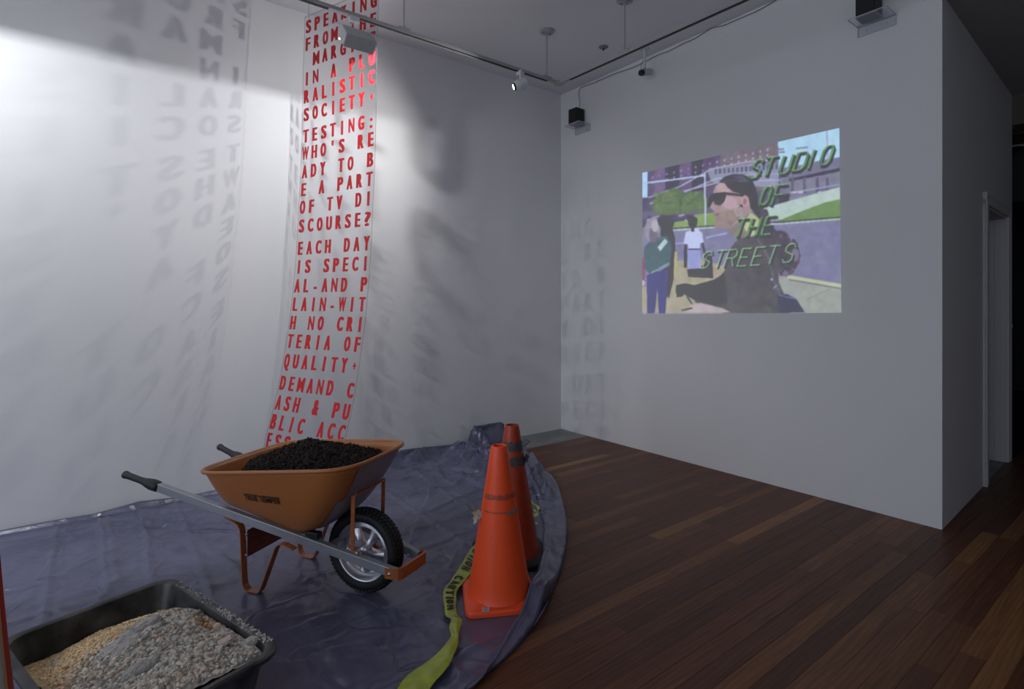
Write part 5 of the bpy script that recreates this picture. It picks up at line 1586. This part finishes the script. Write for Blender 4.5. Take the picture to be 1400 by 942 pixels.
twisted(resample([pfloor(x, y, 0.05) for x, y in ((720, 704), (727, 702), (733, 698))], 20), 0.013, 0.2, 'knot')

# ------------------------------------------------------------------ mortar tub and its contents
E1 = Vector((0.815, -0.58, 0)).normalized()
TUBC = Vector((-1.293, 1.878, 0.004)); TRZ = math.atan2(E1.y, E1.x)
tub = empty('mortar_tub', TUBC, TRZ, 'black plastic mixing tub dusted with cement, filled with rubble, bottom left', 'tub')
def rr2(hx, hy, r, n=7, m_=7):
    out = []
    cs = ((hx - r, hy - r, 0), (-hx + r, hy - r, pi / 2), (-hx + r, -hy + r, pi), (hx - r, -hy + r, 3 * pi / 2))
    for ci, (cx, cy, a0) in enumerate(cs):
        for k in range(n + 1):
            a = a0 + pi / 2 * k / n; out.append((cx + r * cos(a), cy + r * sin(a)))
        nx = cs[(ci + 1) % 4]; a = nx[2]; e = (nx[0] + r * cos(a), nx[1] + r * sin(a)); b = out[-1]
        for k in range(1, m_): out.append((b[0] + (e[0] - b[0]) * k / m_, b[1] + (e[1] - b[1]) * k / m_))
    return out
def ringz(hx, hy, r, z): return [(x, y, z) for x, y in rr2(hx, hy, r)]
HXT, HYT = 0.43, 0.29
sec = [ringz(HXT - .085, HYT - .085, .05, 0.0), ringz(HXT - .07, HYT - .07, .06, 0.006), ringz(HXT - .060, HYT - .060, .06, 0.03), ringz(HXT - .034, HYT - .034, .065, 0.165), ringz(HXT - .030, HYT - .030, .065, 0.178),
       ringz(HXT - .004, HYT - .004, .075, 0.180), ringz(HXT, HYT, .078, 0.187), ringz(HXT - .001, HYT - .001, .078, 0.196), ringz(HXT - .008, HYT - .008, .075, 0.2015), ringz(HXT - .022, HYT - .022, .07, 0.2015),
       ringz(HXT - .031, HYT - .031, .062, 0.197), ringz(HXT - .036, HYT - .036, .06, 0.185), ringz(HXT - .066, HYT - .066, .055, 0.03), ringz(HXT - .08, HYT - .08, .045, 0.010)]
n = len(sec[0]); vs = [p for s in sec for p in s]; fs = [tuple(range(n))[::-1]]
for k in range(len(sec) - 1):
    for i in range(n):
        j = (i + 1) % n; fs.append((k * n + i, k * n + j, (k + 1) * n + j, (k + 1) * n + i))
fs.append(tuple((len(sec) - 1) * n + i for i in range(n)))
MB().add(vs, fs).build('shell', 'tub', tub, smooth='auto')
# crust of cement on the rim of the long right side
mb = MB(); dr = random.Random(8)
for _ in range(520):
    x = dr.uniform(-0.33, 0.36); y = HYT - dr.uniform(0.003, 0.028); r_ = dr.uniform(0.0012, 0.0042) * (1.3 if x > 0 else 0.8)
    if dr.random() > 0.45 + 0.5 * noise.noise(Vector((x * 9, 0, 0))) + (0.3 if x > 0.0 else 0.0): continue
    z = 0.2015 if y > HYT - 0.024 else 0.198
    vs_ = [(r_ * 1.5, 0, 0), (-r_ * 1.4, 0, 0), (0, r_, 0), (0, -r_, 0), (0, 0, r_ * .8), (0, 0, -r_)]
    q_r = Quaternion((dr.gauss(0, 1), dr.gauss(0, 1), dr.gauss(0, 1), dr.gauss(0, 1))).normalized()
    mb.add([Vector((x, y, z)) + q_r @ Vector(p) for p in vs_], [(0, 2, 4), (2, 1, 4), (1, 3, 4), (3, 0, 4), (2, 0, 5), (1, 2, 5), (3, 1, 5), (0, 3, 5)])
o = mb.build('cement_crust', 'dust', tub); o['kind'] = 'stuff'
def heap_z(x, y):
    z = 0.098 + 0.030 * smooth01((x + 0.40) / 0.30)
    r = math.hypot((x - 0.02) / 0.44, (y - 0.03) / 0.36)
    z += 0.118 * max(0, 1 - r) ** 0.9
    z += 0.045 * smooth01((x - 0.08) / 0.28)
    z += 0.012 * noise.noise(Vector((x * 9, y * 9, 0))) + 0.006 * noise.noise(Vector((x * 24, y * 24, 2)))
    return z
def heap_col(x, y, g):
    sand = smooth01((-x - 0.03 - y * 0.55 + 0.12 * noise.noise(Vector((x * 6, y * 6, 5)))) / 0.16)
    spot = max(0.0, 1 - math.hypot((x - 0.05) / 0.09, (y - 0.20) / 0.05)); tan_ = max(0, 0.7 - math.hypot((x - 0.33) / .16, (y - .02) / .3))
    grey = np.array([0.60, 0.575, 0.51]); sd = np.array([0.80, 0.62, 0.37]); br = np.array([0.50, 0.33, 0.17])
    c_ = grey * (1 - sand) + sd * sand; c_ = c_ * (1 - min(1, spot * 1.2)) + br * min(1, spot * 1.2); c_ = c_ * (1 - tan_ * .6) + np.array([0.62, 0.50, 0.40]) * tan_ * .6
    return c_ * g, sand
vs = []; fs = []; cl = []; GX, GY = 150, 105
for i in range(GX):
    for j in range(GY):
        x = -0.385 + 0.77 * i / (GX - 1); y = -0.247 + 0.494 * j / (GY - 1)
        z = heap_z(x, y) + 0.003 * noise.noise(Vector((x * 90, y * 90, 0)))
        # taper to the tub's leaning walls
        k_ = 1 - (0.19 - z) * 0.20 / 0.385; x2 = x * max(0.85, min(1, k_)); y2 = y * max(0.82, min(1, 1 - (0.19 - z) * 0.20 / 0.247))
        vs.append((x2, y2, z)); cl.append(heap_col(x, y, 0.8)[0])
for i in range(GX - 1):
    for j in range(GY - 1): fs.append((i * GY + j, (i + 1) * GY + j, (i + 1) * GY + j + 1, i * GY + j + 1))
# icosahedron pebble
ph = (1 + 5 ** .5) / 2
ico = [Vector(p).normalized() for p in ((-1, ph, 0), (1, ph, 0), (-1, -ph, 0), (1, -ph, 0), (0, -1, ph), (0, 1, ph), (0, -1, -ph), (0, 1, -ph), (ph, 0, -1), (ph, 0, 1), (-ph, 0, -1), (-ph, 0, 1))]
icf = [(0, 11, 5), (0, 5, 1), (0, 1, 7), (0, 7, 10), (0, 10, 11), (1, 5, 9), (5, 11, 4), (11, 10, 2), (10, 7, 6), (7, 1, 8), (3, 9, 4), (3, 4, 2), (3, 2, 6), (3, 6, 8), (3, 8, 9), (4, 9, 5), (2, 4, 11), (6, 2, 10), (8, 6, 7), (9, 8, 1)]
gr = random.Random(21)
for _ in range(7600):
    x = gr.uniform(-0.372, 0.372); y = gr.uniform(-0.232, 0.232)
    col_, sand = heap_col(x, y, gr.uniform(0.5, 1.5))
    rr_ = gr.uniform(0.0042, 0.0100) * (1 - 0.6 * sand)
    if gr.random() < 0.12: col_ = col_ * np.array([1.12, 0.93, 0.80])
    if gr.random() < 0.03: rr_ *= 1.7
    z = heap_z(x, y) + rr_ * 0.25
    x2 = x * max(0.85, min(1, 1 - (0.19 - z) * 0.20 / 0.385)); y2 = y * max(0.82, min(1, 1 - (0.19 - z) * 0.20 / 0.247))
    sx, sy, sz = gr.uniform(.85, 1.25), gr.uniform(.7, 1), gr.uniform(.5, .85)
    q_r = Quaternion((1, gr.gauss(0, .35), gr.gauss(0, .35), gr.gauss(0, 1.5))).normalized()
    n_ = len(vs); c_ = Vector((x2, y2, z))
    for p in ico:
        vs.append(tuple(c_ + q_r @ Vector((p.x * sx * rr_, p.y * sy * rr_, p.z * sz * rr_)) * gr.uniform(.85, 1.1)))
        cl.append(col_)
    fs += [(a + n_, b + n_, c + n_) for a, b, c in icf]
me = bpy.data.meshes.new('gravel'); me.from_pydata([tuple(v) for v in vs], [], fs)
color_attr(me, 'shade', np.array(cl)); me.materials.append(M['gravel'])
gv = bpy.data.objects.new('gravel', me); COL.objects.link(gv); gv.location = TUBC; gv.rotation_euler = (0, 0, TRZ)
tag(gv, 'grey gravel and sandy rubble heaped in the black tub', 'gravel', kind='stuff')
def lump(cpx, cpy, zc, sx, sy, sz, ang, label, m_, seed, tilt=0.0, name='concrete_lump', rough=0.22):
    bm = bmesh.new(); bmesh.ops.create_icosphere(bm, subdivisions=5, radius=1.0)
    for v in bm.verts:
        p = v.co.copy()
        m1 = max(abs(p.x), abs(p.y), abs(p.z)); p = p.lerp(p / m1, 0.30)
        d_ = 1 + rough * noise.noise(p * 1.6 + Vector((seed, 0, 0))) + rough * .5 * noise.noise(p * 4 + Vector((0, seed, 0))) + 0.09 * noise.noise(p * 7 + Vector((seed, 3, 0))) + 0.07 * noise.noise(p * 14 + Vector((1, seed, 0))) + 0.045 * noise.noise(p * 30 + Vector((0, seed, 0)))
        v.co = Vector((p.x * sx, p.y * sy, p.z * sz)) * d_
    me = bpy.data.meshes.new(name); bm.to_mesh(me); bm.free(); me.materials.append(M[m_])
    me.polygons.foreach_set('use_smooth', [True] * len(me.polygons))
    o = bpy.data.objects.new(name, me); COL.objects.link(o)
    P = pfloor(cpx, cpy, zc); o.location = P
    o.rotation_euler = (0, tilt, ang); tag(o, label, 'rubble'); return o
lump(181, 884, 0.205, 0.112, 0.052, 0.044, radians(62), 'large grey oblong concrete lump lying on top of the gravel', 'rock', 3, -0.22)
lump(194, 918, 0.205, 0.056, 0.034, 0.026, radians(55), 'small grey concrete lump just below the large oblong one', 'rock', 9, -0.15)
lump(236, 862, 0.215, 0.050, 0.030, 0.022, radians(10), 'flat brownish grey lump right behind the large oblong one', 'rock', 14, 0.1)
lump(84, 911, 0.135, 0.034, 0.022, 0.016, radians(10), 'small dark grey lump in the sandy part at the left of the tub', 'rock', 17, 0.1)
lump(219, 901, 0.205, 0.026, 0.015, 0.013, radians(40), 'pale pebble-sized lump right of the large oblong one', 'rock_pale', 23, 0.1)
lump(345, 878, 0.190, 0.028, 0.020, 0.016, radians(40), 'pale lump by the right corner of the tub', 'rock_pale', 29, 0.1)
o = lump(302, 880, 0.212, 0.044, 0.026, 0.005, radians(20), 'pinkish broken shard sticking up at the right of the gravel', 'shard', 31, -0.35, 'shard', 0.3)

# ------------------------------------------------------------------ paper bag at the left edge
BG = Vector((-1.442, 1.354, 0.006)); ba = radians(20)
bag = empty('cement_bag', BG, ba, 'upright paper bag with red border and small print at the left edge', 'bag')
def bagpt(u, w_, fr):   # u -1..1 across, w 0..1 up, fr +1 front/-1 back
    hw = 0.205 * (1 - 0.03 * sin(pi * w_)); th_ = 0.055 * (1 - abs(u) ** 4) ** 0.5 * (0.35 + 0.65 * sin(pi * min(1, max(0, 0.12 + w_ * 0.86))))
    lean = -0.075 * (w_ - 0.0)
    return Vector((u * hw + lean, -fr * th_ - 0.0, w_ * 0.80 + 0.004 * noise.noise(Vector((u * 3, w_ * 5, fr)))))
for fr in (1, -1):
    vs = []; fs = []
    for i in range(29):
        for j in range(25): vs.append(bagpt(-1 + 2 * i / 28, j / 24, fr))
    for i in range(28):
        for j in range(24): fs.append((i * 25 + j, (i + 1) * 25 + j, (i + 1) * 25 + j + 1, i * 25 + j + 1))
    MB().add(vs, fs).build('front_panel' if fr == 1 else 'back_panel', 'bag_paper' if fr == 1 else 'bag_red', bag, smooth=True)
def bag_strip(u0, u1, w0, w1, m_, nm, off=0.0015, n=24):
    vs = []; fs = []
    for j in range(n + 1):
        for k in range(5):
            u = u0 + (u1 - u0) * k / 4
            vs.append(bagpt(u, w0 + (w1 - w0) * j / n, 1) + Vector((0.0006 if u > .9 else 0, -off, 0)))
    for j in range(n):
        for k in range(4): fs.append((j * 5 + k, j * 5 + k + 1, (j + 1) * 5 + k + 1, (j + 1) * 5 + k))
    return MB().add(vs, fs).build(nm, m_, bag, smooth=True)
bag_strip(0.978, 1.0, 0.0, 1.0, 'bag_red', 'red_border')
bag_strip(0.962, 0.979, 0.0, 1.0, 'bag_orange', 'orange_line')
bag_strip(-1.0, -0.93, 0.0, 1.0, 'bag_red', 'red_border')
mb = MB(); br_ = random.Random(3)
for c_ in range(4):
    u = 0.78 + c_ * 0.028; w_ = 0.12
    while w_ < 0.62 - 0.05 * c_:
        l_ = br_.uniform(0.006, 0.03)
        q4 = [bagpt(u, w_, 1), bagpt(u + 0.014, w_, 1), bagpt(u + 0.014, w_ + l_, 1), bagpt(u, w_ + l_, 1)]
        mb.add([p + Vector((0, -0.002, 0)) for p in q4], [(0, 1, 2, 3)]); w_ += l_ + 0.006
mb.build('small_print', 'print_grey', bag)

# ------------------------------------------------------------------ groups of repeats
for o in COL.objects:
    if o.parent is None and 'category' in o:
        g = {'traffic_cone': 'traffic cones on the tarpaulin', 'concrete_lump': 'concrete lumps on the gravel', 'speaker': 'small wall speakers',
             'wall_shelf': 'clear shelves under the speakers', 'lighting_track': 'ceiling lighting tracks', 'flood_lamp': 'flood lamps on the track',
             'spot_lamp': 'spot lamps on the track', 'caution_tape': 'caution tape around the cones'}.get(o.name.split('.')[0])
        if g: o['group'] = g
